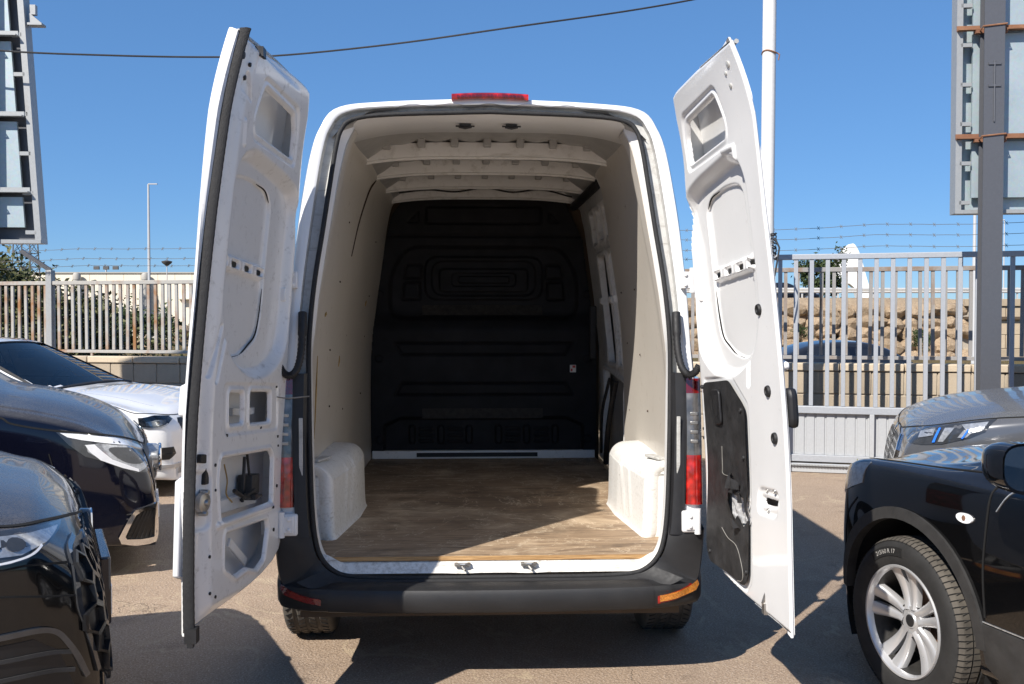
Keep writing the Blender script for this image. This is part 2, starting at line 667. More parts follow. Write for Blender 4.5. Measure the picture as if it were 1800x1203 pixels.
# ------------------------------------------------------------------ yard wall of blocks
BW, BH = .335, .255
wall = thing('block_wall', 'low tan concrete block wall with a pale coping, running behind the gate and the left cars', 'wall',
             (0, wall_y(0), 0), WANG)
m = MB(); m.box((0, .11, .5), (24, .17, 1.0)); m.build('mortar_core', 'mortar', wall)
m = MB(); m.box((0, 0, 0), (BW - .012, .20, BH - .012))
block0 = m.build('block', 'block', wall, bevel=.008)
m = MB(); m.box((0, 0, 0), (BW * 2 - .012, .24, .085))
cop0 = m.build('coping_stone', 'coping', wall, bevel=.012)
first = True
rnd = random.Random(4)
for row in range(4):
    for i in range(-35, 36):
        s = i * BW + (row % 2) * BW / 2
        if s < -9.5 or s > 8.6:
            continue
        if first:
            o = block0; first = False
        else:
            o = copy_obj(block0, wall)
        o.location = (s, .11 + rnd.uniform(-.004, .004), BH / 2 + row * BH)
first = True
for i in range(-17, 18):
    s = i * BW * 2
    if s < -9.5 or s > 8.6:
        continue
    if first:
        o = cop0; first = False
    else:
        o = copy_obj(cop0, wall)
    o.location = (s, .11, 4 * BH + .0435)
WT = 4 * BH + .086

# ------------------------------------------------------------------ bar fences on the wall
def bar_fence(label, s0, s1, step, mat, posts, top, wires, wire_lean, barw=.04):
    root = thing('bar_fence', label, 'fence', (0, wall_y(0), 0), WANG, 'bar fences on the block wall')
    L = s1 - s0
    m = MB(); m.box(((s0 + s1) / 2, .11, top), (L, .05, .05)); m.build('top_rail', mat, root, bevel=.004)
    m = MB(); m.box(((s0 + s1) / 2, .11, WT + .06), (L, .04, .04)); m.build('bottom_rail', mat, root, bevel=.004)
    m = MB(); m.box((0, 0, 0), (barw, .025, top - WT - .11))
    b0 = m.build('bar', mat, root)
    n = int(L / step)
    r = random.Random(int(s0 * 10))
    for i in range(n):
        o = b0 if i == 0 else copy_obj(b0, root)
        o.location = (s0 + (i + .5) * step + r.uniform(-.004, .004), .11, (top + WT + .06) / 2)
        o.rotation_euler = (0, r.uniform(-.008, .008), 0)
    m = MB(); m.box((0, 0, 0), (.03, .03, .07)); f0 = m.build('foot', mat, root)
    for i, s in enumerate(np.arange(s0 + .7, s1, 1.5)):
        o = f0 if i == 0 else copy_obj(f0, root)
        o.location = (s, .11, WT + .012)
    for s in posts:
        m = MB(); m.box((s, .11, WT / 2 + top / 2 + .06), (.085, .085, top - WT + .22))
        a = Vector((s, .11, top + .17))
        b = a + Vector(wire_lean)
        m.build('fence_post', 'galv_frame' if s < 0 else mat, root, bevel=.004)
        m = MB(); m.tube([a - Vector((0, 0, .04)), a, b], .036, 4); m.build('wire_arm', 'post_steel', root, smooth=0)
    for (z, dz, y) in wires:
        path = []
        nn = int(L / .12)
        for k in range(nn + 1):
            t = k / nn
            path.append((s0 + L * t, y, z + dz * t - .03 * math.sin(math.pi * (t * 3 % 1)) + r.uniform(-.002, .002)))
        m = MB(); m.tube(path, .0035, 4)
        for k in range(1, nn, 2):
            p = Vector(path[k])
            m.tube([p + Vector((-.012, .012, .02)), p + Vector((.012, -.012, -.02))], .003, 4)
            m.tube([p + Vector((.012, .012, .018)), p + Vector((-.012, -.012, -.018))], .003, 4)
        m.build('barbed_wire', 'wire', root, smooth=0)
    return root
bar_fence('rust-stained bar fence topped with barbed wire on the wall behind the white car', -9.4, 1.7, .102, 'rusty_fence',
          [-6.32, -3.5, -.8], 2.07, [(2.27, .06, .0), (2.36, .05, -.1), (2.47, .07, -.2)], (-.36, -.10, .26))
bar_fence('dull bar fence with four barbed wire strands seen through the sliding gate', 1.9, 8.5, .128, 'dark_fence',
          [2.2, 7.9], 2.14, [(2.28, .04, .11), (2.38, .05, .11), (2.50, .06, .11), (2.61, .07, .11)], (0.0, .02, .5), .036)

# ------------------------------------------------------------------ sliding gate
GO = Vector((2.72, 9.98, 0)); GANG = math.atan2(-.27, 1)
gate = thing('sliding_gate', 'pale grey sliding gate with upright bars above ribbed sheet boards', 'gate', GO, GANG)
GL0, GL1 = -.45, 5.6
gl = GL1 - GL0; gc = (GL0 + GL1) / 2
m = MB(); m.box((gc, 0, 2.235), (gl, .06, .055)); m.build('top_rail', 'gate_paint', gate, bevel=.005)
m = MB(); m.box((gc, -.005, .655), (gl, .07, .075)); m.build('middle_rail', 'gate_paint', gate, bevel=.006)
m = MB(); m.box((gc, 0, .15), (gl, .06, .07)); m.box((gc, -.01, .085), (gl, .075, .025)); m.build('bottom_rail', 'gate_paint', gate, bevel=.004)
m = MB(); m.box((gc, .0, .035), (gl, .05, .06)); m.build('guide_rail', 'gate_panel', gate, bevel=.004)
m = MB()
for k in range(int(gl / .03)):
    m.box((GL0 + .015 + k * .03, -.052, .082), (.016, .012, .018))
tag(m.build('rack_teeth', 'galv_frame', gate, smooth=0), kind='stuff')
m = MB(); m.box((0, 0, 0), (.042, .03, 1.51))
b0 = m.build('bar', 'gate_paint', gate, bevel=.003)
for i in range(int(gl / .157)):
    o = b0 if i == 0 else copy_obj(b0, gate)
    o.location = (GL0 + .06 + i * .157, -.005, 1.45)
m = MB(); m.grid([[(x, y, z) for z in (-.215, .215)] for x, y in ((-.05, .012), (-.046, .0), (.030, .0), (.034, .012), (.046, .012), (.05, .012))])
p0 = m.build('sheet_board', 'gate_panel', gate, smooth=0)
for i in range(int(gl / .1)):
    o = p0 if i == 0 else copy_obj(p0, gate)
    o.location = (GL0 + .05 + i * .1, .004, .402)
for s in (GL0 + .02, GL0 + 1.44, GL0 + 2.95, GL0 + 4.4):
    m = MB(); m.box((s, -.022, .40), (.045, .045, .44)); m.build('gate_stile', 'gate_panel', gate, bevel=.004)

# ------------------------------------------------------------------ white pole and overhead cable
pole = thing('white_pole', 'slim white pole rising behind the open right van door', 'pole', (2.56, 9.55, 0))
m = MB(); m.tube([(0, 0, 0), (-.012, 0, 2.6), (.012, 0, 7.0)], [.070, .068, .064], 20); m.build('shaft', 'white_pole', pole)
m = MB(); m.tube([(.071 * math.cos(a), .071 * math.sin(a), 4.24 + .012 * math.sin(a * 2)) for a in np.linspace(0, 2 * math.pi, 24)], .008, 6, closed=True)
m.tube([(.068, -.02, 4.235), (.092, -.03, 4.215), (.082, -.03, 4.16)], .007, 6); m.build('wire_tie', 'rust_beam', pole)
m = MB(); rr = random.Random(2)
for k in range(9):
    z = 2.20 + k * .03
    m.tube([((.072 + rr.uniform(0, .012)) * math.cos(a), (.072 + rr.uniform(0, .012)) * math.sin(a), z + rr.uniform(-.02, .02)) for a in np.linspace(0, 2 * math.pi, 14)], .006, 5, closed=True)
m.tube([(.05, -.06, 2.4), (.09, -.08, 2.3), (.07, -.07, 2.15), (.05, -.06, 2.02)], .009, 6)
m.build('wire_tangle', 'cable_black', pole)
pts = [(-7.4, 8.60, 4.30), (-6.0, 8.62, 4.16), (-4.70, 8.66, 4.02), (-3.70, 8.80, 4.01), (-2.85, 8.95, 4.035), (-2.15, 9, 4.065), (-1.07, 9, 4.175), (0, 8.9, 4.295), (1.10, 9.2, 4.54), (1.90, 9.4, 4.74), (2.56, 9.55, 4.93)]
m = MB(); m.tube(cr(pts, 60), .0085, 6)
tag(m.build('overhead_cable', 'cable_black'), 'thin black cable sagging across the sky from the left billboard to the white pole', 'cable')

# ------------------------------------------------------------------ the two billboards seen from behind
def billboard(label, loc, rz, lean, x0, x1, z0, rows, beam, post_x, post_w, edge_right, mat_beam):
    root = thing('billboard', label, 'billboard', loc, rz, 'billboards seen from behind')
    def fr(x, z, y=0.0):
        return (x + lean * (z - z0), y, z)
    cols = max(1, int((x1 - x0) / 1.25))
    w = (x1 - x0) / cols
    for i in range(len(rows) - 1):
        for c in range(cols):
            a, b = x0 + c * w, x0 + (c + 1) * w
            m = MB()
            za, zb = rows[i] + .03, rows[i + 1] - .03
            m.add([fr(a + .01, za, .10), fr(b - .01, za, .10), fr(b - .01, zb, .10), fr(a + .01, zb, .10),
                   fr(a + .01, za, .13), fr(b - .01, za, .13), fr(b - .01, zb, .13), fr(a + .01, zb, .13)],
                  [(0, 1, 2, 3), (7, 6, 5, 4), (0, 4, 5, 1), (1, 5, 6, 2), (2, 6, 7, 3), (3, 7, 4, 0)])
            m.build('back_sheet', 'galvanised', root, smooth=0)
    top = rows[-1]
    m = MB(); m.add([fr(x0 - .12, z0 - .1, .18), fr(x1 + .12, z0 - .1, .18), fr(x1 + .12, top, .18), fr(x0 - .12, top, .18),
                     fr(x0 - .12, z0 - .1, .21), fr(x1 + .12, z0 - .1, .21), fr(x1 + .12, top, .21), fr(x0 - .12, top, .21)],
                    [(0, 1, 2, 3), (7, 6, 5, 4), (0, 4, 5, 1), (1, 5, 6, 2), (2, 6, 7, 3), (3, 7, 4, 0)])
    m.build('face_board', 'post_steel' if edge_right else 'galvanised', root, smooth=0)
    for z in beam:
        m = MB()
        e0, e1 = x0 - .08, x1 + .08
        if not edge_right:
            e0 -= .07
        a, b = fr(e0, z, .05), fr(e1, z, .05)
        m.box(((a[0] + b[0]) / 2, .03, z), (b[0] - a[0], .055, .012)); m.box(((a[0] + b[0]) / 2, .06, z + .02), (b[0] - a[0], .012, .05))
        m.build('cross_beam', mat_beam, root)
    ex = (x1 + .12) if edge_right else (x0 - .12)
    sg = 1 if edge_right else -1
    m = MB()
    for dx, dw in ((0, .055),):
        A = [fr(ex - dw / 2 * 1, z0 - .12, .06), fr(ex + dw / 2, z0 - .12, .06), fr(ex + dw / 2, top, .06), fr(ex - dw / 2, top, .06)]
        B = [(p[0], p[1] + .14, p[2]) for p in A]
        m.add(A + B, [(0, 1, 2, 3), (7, 6, 5, 4), (0, 4, 5, 1), (1, 5, 6, 2), (2, 6, 7, 3), (3, 7, 4, 0)])
    m.build('edge_frame', 'galv_frame', root, smooth=0)
    m = MB(); a, b = fr(x0 - .12, z0 - .105), fr(x1 + .12, z0 - .105)
    m.box(((a[0] + b[0]) / 2, .13, z0 - .105), (b[0] - a[0] + .05, .15, .035)); m.build('bottom_frame', 'galv_frame', root)
    z = z0 - .02
    k = 0
    m = MB(); m.box((0, 0, 0), (.10, .05, .035)); br = m.build('frame_bracket', 'galv_frame', root)
    while z < top:
        p = fr(ex - sg * .06, z, .085)
        o = br if k == 0 else copy_obj(br, root)
        o.location = p
        z += .365; k += 1
    # I-section post
    m = MB()
    h = top + .1
    for y in (-.065, .035):
        m.box((post_x, y, h / 2), (post_w, .014, h))
    m.box((post_x, -.015, h / 2), (.012, .086, h))
    m.build('steel_post', 'post_steel', root)
    for z in beam:
        m = MB(); m.box((post_x, .02, z - .025), (post_w + .10, .05, .03)); m.build('clamp', mat_beam, root)
        m = MB(); m.tube([(post_x - post_w / 2 - .015, .02, z - .03), (post_x - post_w / 2 - .015, -.078, z + .0), (post_x + post_w / 2 + .015, -.078, z + .02), (post_x + post_w / 2 + .015, .02, z + .03)], .008, 6)
        m.build('u_bolt', mat_beam, root)
    return root
bb = billboard('back of a galvanised billboard on a steel post, right, above the sliding gate', (4.42, 8.85, 0), -.10, .0, -.14, 3.0, 2.70,
          [2.70, 3.28, 4.28, 5.3], [3.27, 4.27], 0.0, .18, False, 'rust_beam')
m = MB(); m.box((0, -.077, 3.93), (.11, .012, .02)); m.box((0, -.077, 3.73), (.11, .012, .02)); m.tube([(0, -.078, 3.96), (0.0, -.078, 3.4)], .007, 6)
m.build('weld_mark', 'post_steel', bb)
bb = billboard('back of a galvanised billboard at the left edge, leaning, with a lamp bracket', (-4.95, 8.8, 0), .06, -.062, -2.6, .42, 2.42,
          [2.42, 2.76, 3.46, 4.20, 5.0], [2.77, 3.47, 4.21], 0.0, .2, True, 'galv_frame')
m = MB(); m.box((.53, .12, 4.33), (.13, .10, .02)); m.add([(.47, .1, 4.33), (.6, .1, 4.33), (.47, .1, 4.44), (.47, .16, 4.33), (.6, .16, 4.33), (.47, .16, 4.44)], [(0, 1, 2), (5, 4, 3), (0, 3, 4, 1), (1, 4, 5, 2), (2, 5, 3, 0)])
m.box((.5, .13, 4.47), (.05, .05, .09)); m.build('lamp_bracket', 'galv_frame', bb)
# ------------------------------------------------------------------ van materials
def mat_worn(name, base, dirt, amount, scale=30, rough=.4, coat=.3):
    t = NT(name)
    n = t.noise(scale, 6, .75)
    n2 = t.noise(2.2, 4, .6)
    n3 = t.noise(scale * .5, 5, .7, stretch=(.25, 1, 1.8))
    f = t.math('MULTIPLY', t.ramp(n, [(1 - amount - .16, 0.0), (1 - amount + .1, 1.0)]), t.ramp(n2, [(.3, .15), (.65, 1.0)]))
    f = t.math('MAXIMUM', f, t.math('MULTIPLY', t.ramp(n3, [(1 - amount - .07, 0.0), (1.0 - amount + .08, 1.0)]), .7))
    c = t.mix(f, t.ramp(n2, [(.3, tuple(x * .93 for x in base)), (.7, base)]), dirt)
    t.set(base=c, rough=t.mix(f, (rough,) * 3, (.8,) * 3), coat=coat, coatr=.06)
    MATS[name] = t.m
mat_worn('van_white', (.80, .80, .79), (.62, .60, .55), .22, 12, .35, .6)
mat_worn('van_inner', (.80, .80, .79), (.34, .32, .29), .22, 26, .32, .6)
mat_worn('van_worn', (.79, .785, .77), (.22, .20, .17), .29, 24, .30, .6)
mat_worn('arch_white', (.76, .755, .73), (.34, .31, .26), .34, 55, .5, .1)
mat_worn('sill_white', (.76, .74, .70), (.22, .18, .13), .40, 40, .5, .1)
mat_worn('gutter_grey', (.50, .50, .48), (.22, .20, .17), .38, 30, .5, .1)
mat_worn('lining_board', (.58, .54, .48), (.26, .21, .16), .25, 14, .42, .15)
mat_worn('roof_paint', (.68, .675, .66), (.30, .28, .24), .33, 14, .4, .2)
simple('roof_inner', (.34, .335, .325), .5, .12, 6)  # darker than the bows: shade between them put into the colour
simple('black_plastic', (.012, .012, .0135), .48, .2, 12, bump=.15, bscale=400)
simple('bumper_plastic', (.0155, .0155, .0165), .52, .25, 7, bump=.25, bscale=500)
simple('rubber', (.012, .012, .013), .62, .3, 30)
simple('seal_rubber', (.016, .016, .017), .7, .3, 60, bump=.6, bscale=260)
simple('partition_black', (.011, .011, .013), .6, .3, 5, bump=.1, bscale=300, spec=.22)
simple('partition_wear', (.028, .025, .022), .8, .5, 30)
simple('dark_metal', (.05, .05, .052), .45, .2, 20, metal=.7)
simple('steel', (.45, .44, .42), .38, .15, 30, metal=.9)
simple('tyre_rubber', (.018, .0175, .017), .8, .3, 12, bump=.2, bscale=200)
simple('tyre_dusty', (.085, .075, .062), .9, .4, 8, bump=.3, bscale=150)
simple('crack_brown', (.30, .20, .07), .8, .3, 20)
simple('crack_dark', (.05, .03, .02), .9, .3, 20)
simple('sticker_white', (.75, .72, .7), .5, .05, 20)
simple('sticker_red', (.55, .08, .06), .5, .05, 20)

def mat_wood():
    t = NT('plywood')
    g = t.noise(3.5, 9, .78, stretch=(.45, 15, 4), dist=.5)
    g2 = t.noise(26, 6, .75, stretch=(.22, 7, 2))
    w = t.noise(1.7, 7, .66, dist=.4)
    w2 = t.noise(4.5, 6, .7, stretch=(.6, 1.4, 1))
    c = t.mix(t.ramp(g, [(.32, 0.0), (.66, 1.0)]), (.17, .112, .068), (.56, .41, .27))
    c = t.mix(t.ramp(g2, [(.36, .75), (.55, 0.0)]), c, (.075, .05, .032))
    c = t.mix(t.ramp(w, [(.50, 0.0), (.68, .75)]), c, (.66, .52, .36))
    c = t.mix(t.ramp(w2, [(.30, .75), (.47, 0.0)]), c, (.085, .06, .042))
    c = t.mix(t.ramp(t.noise(1.1, 6, .62), [(.52, 0.0), (.66, .6)]), c, (.12, .085, .058))
    s = t.noise(1.3, 7, .6, dist=3.5)
    c = t.mix(t.ramp(s, [(.493, 0.0), (.5, .8), (.507, 0.0)]), c, (.72, .60, .44))
    sc = t.noise(60, 3, .6, stretch=(.05, 1.6, 1))
    c = t.mix(t.ramp(sc, [(.66, 0.0), (.72, .6)]), c, (.70, .58, .42))
    t.set(base=c, rough=.6, spec=.35).bump(g2, .35, .004)
    MATS['plywood'] = t.m
    t = NT('ply_edge')
    e = t.noise(8, 4, .6, stretch=(1, 1, 22))
    t.set(base=t.ramp(e, [(.35, (.28, .15, .055)), (.65, (.55, .34, .15))]), rough=.7)
    MATS['ply_edge'] = t.m
mat_wood()

def mat_lens(name, col, rough=.06, cell=90.0, depth=.5):
    t = NT(name)
    v = t.n("ShaderNodeTexVoronoi"); v.inputs['Scale'].default_value = cell
    t.link(t.coord((1, 1, .8)), v.inputs['Vector'])
    n = t.noise(14, 3, .6)
    f = t.math('MULTIPLY', t.ramp(v.outputs[0], [(.1, 1.0), (.6, .45)]), t.ramp(n, [(.3, .55), (.7, 1.25)]))
    c = t.mix(1.0, col, f, 'MULTIPLY')
    t.set(base=c, rough=rough, coat=1.0, coatr=.02, spec=.6)
    t.bump(v.outputs[0], depth, .004)
    MATS[name] = t.m
mat_lens('lens_red', (.58, .016, .010), cell=34, depth=.25)
mat_lens('lens_red_dark', (.26, .008, .007), cell=34, depth=.25)
mat_lens('lens_amber', (.85, .20, .02), cell=200)
mat_lens('reflector_red', (.40, .012, .010), cell=320)
mat_lens('reflector_sun_tint', (1.0, .36, .05), cell=320)  # sunlit glow of the right reflector put into its base colour
mat_lens('lens_clear', (.20, .19, .185), cell=28, rough=.1)

# ------------------------------------------------------------------ the van
VO = Vector((-.09, 4.12, 0)); VA = R(2.3)
van = thing('delivery_van', 'white high-roof delivery van seen from behind with both rear doors wide open', 'van', VO, VA)

def cl(v):
    return .115 * np.maximum(0, (np.asarray(v, float) - .9) / 1.7) ** 1.6
def yl(z):
    return .0747 * (np.asarray(z, float) - .56) + cl(z)

OPEN = [(0, .472), (.40, .472), (.60, .480), (.68, .504), (.735, .56), (.762, .64), (.778, .78), (.788, 1.0), (.796, 1.25), (.80, 1.5),
        (.782, 1.75), (.748, 2.0), (.722, 2.2), (.698, 2.375), (.674, 2.46), (.62, 2.507), (.45, 2.53), (0, 2.546)]
OUTR = [(0, .42), (.42, .42), (.66, .43), (.80, .46), (.895, .54), (.918, .64), (.924, .78), (.922, 1.0), (.915, 1.25), (.897, 1.47),
        (.885, 1.72), (.866, 1.97), (.845, 2.15), (.815, 2.34), (.778, 2.46), (.70, 2.560), (.48, 2.592), (0, 2.612)]
NP = 90
def whole(h):
    """closed left-right symmetric ring from a half ring (bottom centre to top centre)"""
    h = np.asarray(h)
    l = h[1:-1][::-1].copy(); l[:, 0] *= -1
    return np.concatenate([h, l])
op_h, out_h = cr(OPEN, NP), cr(OUTR, NP)
OP, OUT = whole(op_h), whole(out_h)

rings = []
for t, dy in ((0, .045), (.03, .016), (.09, .002), (.18, 0), (.42, 0), (.50, .006), (.54, .045), (.84, .05), (.90, .03), (.99, .03), (1.0, .035), (1.03, .10)):
    c = OUT * (1 - t) + OP * t
    rings.append(np.stack([c[:, 0], yl(c[:, 1]) + dy, c[:, 1]], -1))
A = np.array(rings)
A[:9, :, 1] += .07 * (1 - sst(A[:9, :, 2], .63, .70))          # set back where the bumper mouldings cover it
m = MB()
m.grid(A[:6], cv=True, mi=0); m.grid(A[5:8], cv=True, mi=1); m.grid(A[7:], cv=True, mi=0)
m.build('rear_frame', ['van_white', 'gutter_grey'], van, smooth=50)

# seal on the flange
path = np.stack([OP[:, 0], yl(OP[:, 1]) + .018, OP[:, 1]], -1)
m = MB(); m.tube(path, .011, 8, closed=True); m.build('door_seal', 'seal_rubber', van, smooth=60)

# outer shell
def shell_ring(y, w, zt, zb=.40):
    h = out_h[20:].copy()
    s = h.copy()
    z = zb + (h[:, 1] - h[0, 1]) * (zt - zb) / (2.612 - h[0, 1])
    x = h[:, 0] + w * np.clip(1 - (h[:, 1] - 1.2) / 1.0, 0, 1) * (h[:, 0] > .3)
    s = np.stack([x, z], -1)
    l = s[:-1][::-1].copy(); l[:, 0] *= -1
    return np.concatenate([s, l])
sh = []
for y, w, zt, zb, lean in ((.045, 0, 2.612, .64, 1), (.25, .02, 2.63, .5, .7), (.6, .075, 2.64, .40, .2), (1.2, .08, 2.65, .40, 0), (2.5, .08, 2.66, .40, 0), (4.0, .08, 2.64, .40, 0),
                       (4.35, .07, 2.58, .40, 0), (4.75, .04, 2.05, .4, 0), (5.05, 0.02, 1.50, .4, 0), (5.2, .0, 1.30, .4, 0), (5.6, -.05, 1.12, .4, 0), (5.82, -.12, .95, .42, 0), (5.9, -.2, .80, .45, 0)):
    c = shell_ring(y, w, zt, zb)
    sh.append(np.stack([c[:, 0] * (1 - .10 * max(0, y - 5.2)), y + lean * yl(c[:, 1]), c[:, 1]], -1))
SH = np.array(sh)
m = MB(); m.grid(SH); 
m.add(list(SH[-1]), [tuple(range(len(SH[-1])))])
m.build('body_shell', 'van_white', van, smooth=50)
m = MB(); m.grid(np.array([[(x, y, .38) for y in (.3, 5.8)] for x in (-.9, .9)])); m.build('underbody', 'dark_gap', van, smooth=0)
m = MB(); m.box((0, .045, .395), (1.66, .03, .19)); m.build('rear_light_stop', 'dark_gap', van)  # unseen plate added to stop sun leaking through behind the bumper
# windscreen of the cab (faces away from the photographer)
m = MB(); m.add([(-.72, 4.52, 2.44), (.72, 4.52, 2.44), (.80, 5.05, 1.58), (-.80, 5.05, 1.58)], [(0, 1, 2, 3)])
m.build('windscreen', 'rubber', van, smooth=0)

# ---- load space
LIN = [(.84, .55), (.845, .8), (.843, 1.1), (.83, 1.4), (.80, 1.7), (.758, 2.0), (.722, 2.25), (.69, 2.40), (.655, 2.475)]
def lining(side, y0, y1, name='side_lining'):
    h = cr(LIN, 50)
    ys = np.concatenate([[y0, y0 + .004], np.linspace(y0 + .05, y1, 40)])
    G = []
    for y in ys:
        fl = np.clip((.30 - (y - yl(h[:, 1]))) / .2, 0, 1)       # drawn in towards the rear opening
        x = h[:, 0] - .028 * fl ** 2 + .004 * np.sin(y * 5 + h[:, 1] * 3) * np.sin(h[:, 1] * 2)
        yy = y + yl(h[:, 1]) * np.clip(1 - (y - y0) / .6, 0, 1)
        G.append(np.stack([side * x, yy, h[:, 1]], -1))
    G = np.array(G)
    B = G.copy(); B[..., 0] += side * .006
    m = MB(); m.grid(G); m.grid(B); m.grid(np.array([G[0], B[0]])); m.grid(np.array([G[-1], B[-1]]))
    return m.build(name, 'lining_board', van, smooth=40)
lining(-1, .10, 3.02)
lining(1, .10, 1.64)
def lin_x(z):
    A = np.array(LIN)
    return float(np.interp(z, A[:, 1], A[:, 0]))
for side, pts, r, mt in ((-1, [(.50, 2.46), (.47, 2.3), (.42, 2.1), (.40, 1.9)], .004, 'crack_brown'), (-1, [(1.75, 2.44), (1.6, 2.35), (1.4, 2.15), (1.3, 1.95)], .006, 'crack_dark'),
                         (-1, [(.5, 1.42), (.5, 1.2), (.48, 1.02)], .003, 'crack_brown')):
    m = MB(); m.tube(cr([(side * (lin_x(z) - .002), y, z) for y, z in pts], 14), [r * (.4 + math.sin(math.pi * (k + .5) / 14)) for k in range(14)], 5); m.build('lining_crack', mt, van)
m = MB(); m.lathe([(0, -.002), (.004, -.002), (.0055, .003)], 8, 'X')
sc = m.build('lining_screw', 'crack_dark', van)
rr = random.Random(9); k = 0
for side in (-1, 1):
    for y in (.33, .95, 1.5, 2.4):
        for z in (1.12, 1.45, 1.8, 2.15):
            if side > 0 and y > 1.9:
                continue
            o = sc if k == 0 else copy_obj(sc, van)
            o.location = (side * (lin_x(z) - .0015), y + rr.uniform(-.08, .08), z + rr.uniform(-.06, .06)); k += 1
for y, z, h in ((1.25, 1.36, .03), (2.3, 1.7, .02), (.62, 1.62, .012)):
    m = MB(); m.tube([(-(lin_x(z + a) - .003), y + .012 * a / h, z + a) for a in (-h, 0, h)], [.002, .006, .002], 5); m.build('lining_scrape', 'crack_brown', van)
# body side between the lining's edge and the flange
for s in (-1, 1):
    c = op_h[26:80]
    m = MB(); m.grid(np.array([np.stack([s * (c[:, 0] * 1.0 + .000), yl(c[:, 1]) + .06, c[:, 1]], -1), np.stack([s * np.array([lin_x(z) - .027 for z in c[:, 1]]), yl(c[:, 1]) + .104, c[:, 1]], -1)]))
    m.build('pillar_return', 'van_white', van, smooth=50)

# roof: skin, header, bows with pads
xs = np.linspace(-.72, .72, 60)
ys = np.concatenate([np.linspace(.26, 3.2, 90)])
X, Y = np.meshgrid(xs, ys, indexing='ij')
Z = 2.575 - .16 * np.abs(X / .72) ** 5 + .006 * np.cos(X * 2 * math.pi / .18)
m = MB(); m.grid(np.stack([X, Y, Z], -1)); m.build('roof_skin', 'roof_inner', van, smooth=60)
xs = np.linspace(-.66, .66, 50)
pr = [(.285, 2.545), (.30, 2.535), (.45, 2.525), (.585, 2.512), (.60, 2.516), (.60, 2.56)]
G = np.array([[(x, y, z - .055 * abs(x / .66) ** 4) for y, z in pr] for x in xs])
m = MB(); m.grid(G); m.build('rear_header', 'van_inner', van, smooth=40)
for x in (-.115, .105):
    m = MB(); m.box((x, .44, 2.517), (.055, .02, .010)); m.tube([(x - .03, .44, 2.51), (x, .435, 2.503), (x + .03, .44, 2.51)], .006, 6); m.tube([(x - .045, .44, 2.513), (x + .045, .44, 2.513)], .004, 6)
    m.build('upper_striker', 'dark_metal', van)
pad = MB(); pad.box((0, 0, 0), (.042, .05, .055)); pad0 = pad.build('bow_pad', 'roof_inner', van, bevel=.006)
padd = MB(); padd.box((0, 0, 0), (.026, .03, .012)); padd0 = padd.build('bow_clip', 'rubber', van)
k = 0
for i, (y, zb) in enumerate(((1.20, 2.492), (1.78, 2.492), (2.38, 2.488), (2.90, 2.482))):
    W = .675
    xs = np.linspace(-W, W, 40)
    pr = [(-.05, .075), (-.05, .012), (-.044, .0), (-.012, .0), (-.006, -.010), (.006, -.010), (.012, .0), (.044, .0), (.05, .012), (.05, .075)]
    G = np.array([[(x, y + a, zb + b - .035 * abs(x / W) ** 3.5) for a, b in pr] for x in xs])
    m = MB(); m.grid(G)
    for s in (-1, 1):
        m.add([(s * W, y - .05, zb + .035), (s * W, y + .05, zb + .035), (s * (W + .03), y + .04, zb - .08), (s * (W + .03), y - .04, zb - .08)], [(0, 1, 2, 3)])
    m.build('roof_bow', 'roof_paint', van, smooth=40)
    for x in (-.55, -.36, -.18, 0, .18, .36, .55):
        o = pad0 if k == 0 else copy_obj(pad0, van)
        o.location = (x, y - .075, 2.565 - .03 * abs(x / W) ** 3)
        o = padd0 if k == 0 else copy_obj(padd0, van)
        o.location = (x, y - .062, zb + .062 - .03 * abs(x / W) ** 3)
        k += 1
for x in (-.55, -.36, -.18, 0, .18, .36, .55):
    o = copy_obj(pad0, van); o.location = (x, .66, 2.560)
m = MB(); m.tube(cr([(-.60, 2.62, 2.48), (-.4, 2.6, 2.50), (-.2, 2.62, 2.49), (0, 2.6, 2.515), (.2, 2.63, 2.49), (.4, 2.6, 2.505), (.62, 2.64, 2.46)], 40), .006, 6); m.build('roof_cable', 'rubber', van)

# floor board, sill, bulkhead foot
m = MB()
fx = [(-.775, .055), (.775, .055), (.80, .16), (.84, .26), (.84, 3.05), (-.84, 3.05), (-.84, .26), (-.80, .16)]
m.prism(fx, lambda u, v, w: (u, v, w), .536, .020)
m.build('floor_board', 'plywood', van, smooth=0, bevel=.002)
m = MB(); m.box((0, .0535, .5455), (1.55, .003, .019)); m.build('floor_edge', 'ply_edge', van)
xs = np.linspace(-.745, .745, 120)
pr = [(.14, .532), (.052, .532), (.044, .526), (.040, .516), (.026, .502), (.018, .490)]
G = []
for x in xs:
    up = .05 * sst(abs(x), .62, .745)
    sc_ = max(math.exp(-((x + .125) / .05) ** 2), math.exp(-((x - .165) / .05) ** 2))
    G.append([(x, y - .012 * sc_ * (j > 3), z + up * (1 if j > 1 else .3) - .010 * sc_ * (2 <= j <= 4)) for j, (y, z) in enumerate(pr)])
m = MB(); m.grid(np.array(G)); m.build('door_sill', 'sill_white', van, smooth=50)
for x in (-.125, .165):
    m = MB(); m.box((x, .03, .522), (.07, .03, .006)); m.tube([(x - .028, .02, .527), (x - .01, .005, .530), (x + .01, .005, .530), (x + .028, .02, .527)], .006, 8)
    m.tube([(x - .005, .012, .525), (x + .012, -.012, .508)], .005, 6)
    for dx in (-.028, .028):
        m.lathe([(0, .006), (.008, .005), (.009, 0)], 10, 'Z', (x + dx, .034, .525))
    m.build('lower_striker', 'steel', van)
m = MB(); m.box((0, 3.0, .585), (1.66, .06, .06)); m.build('bulkhead_foot', 'van_worn', van, bevel=.004)
m = MB(); m.box((-.05, 2.965, .585), (.90, .012, .03)); m.build('foot_strip', 'rubber', van)

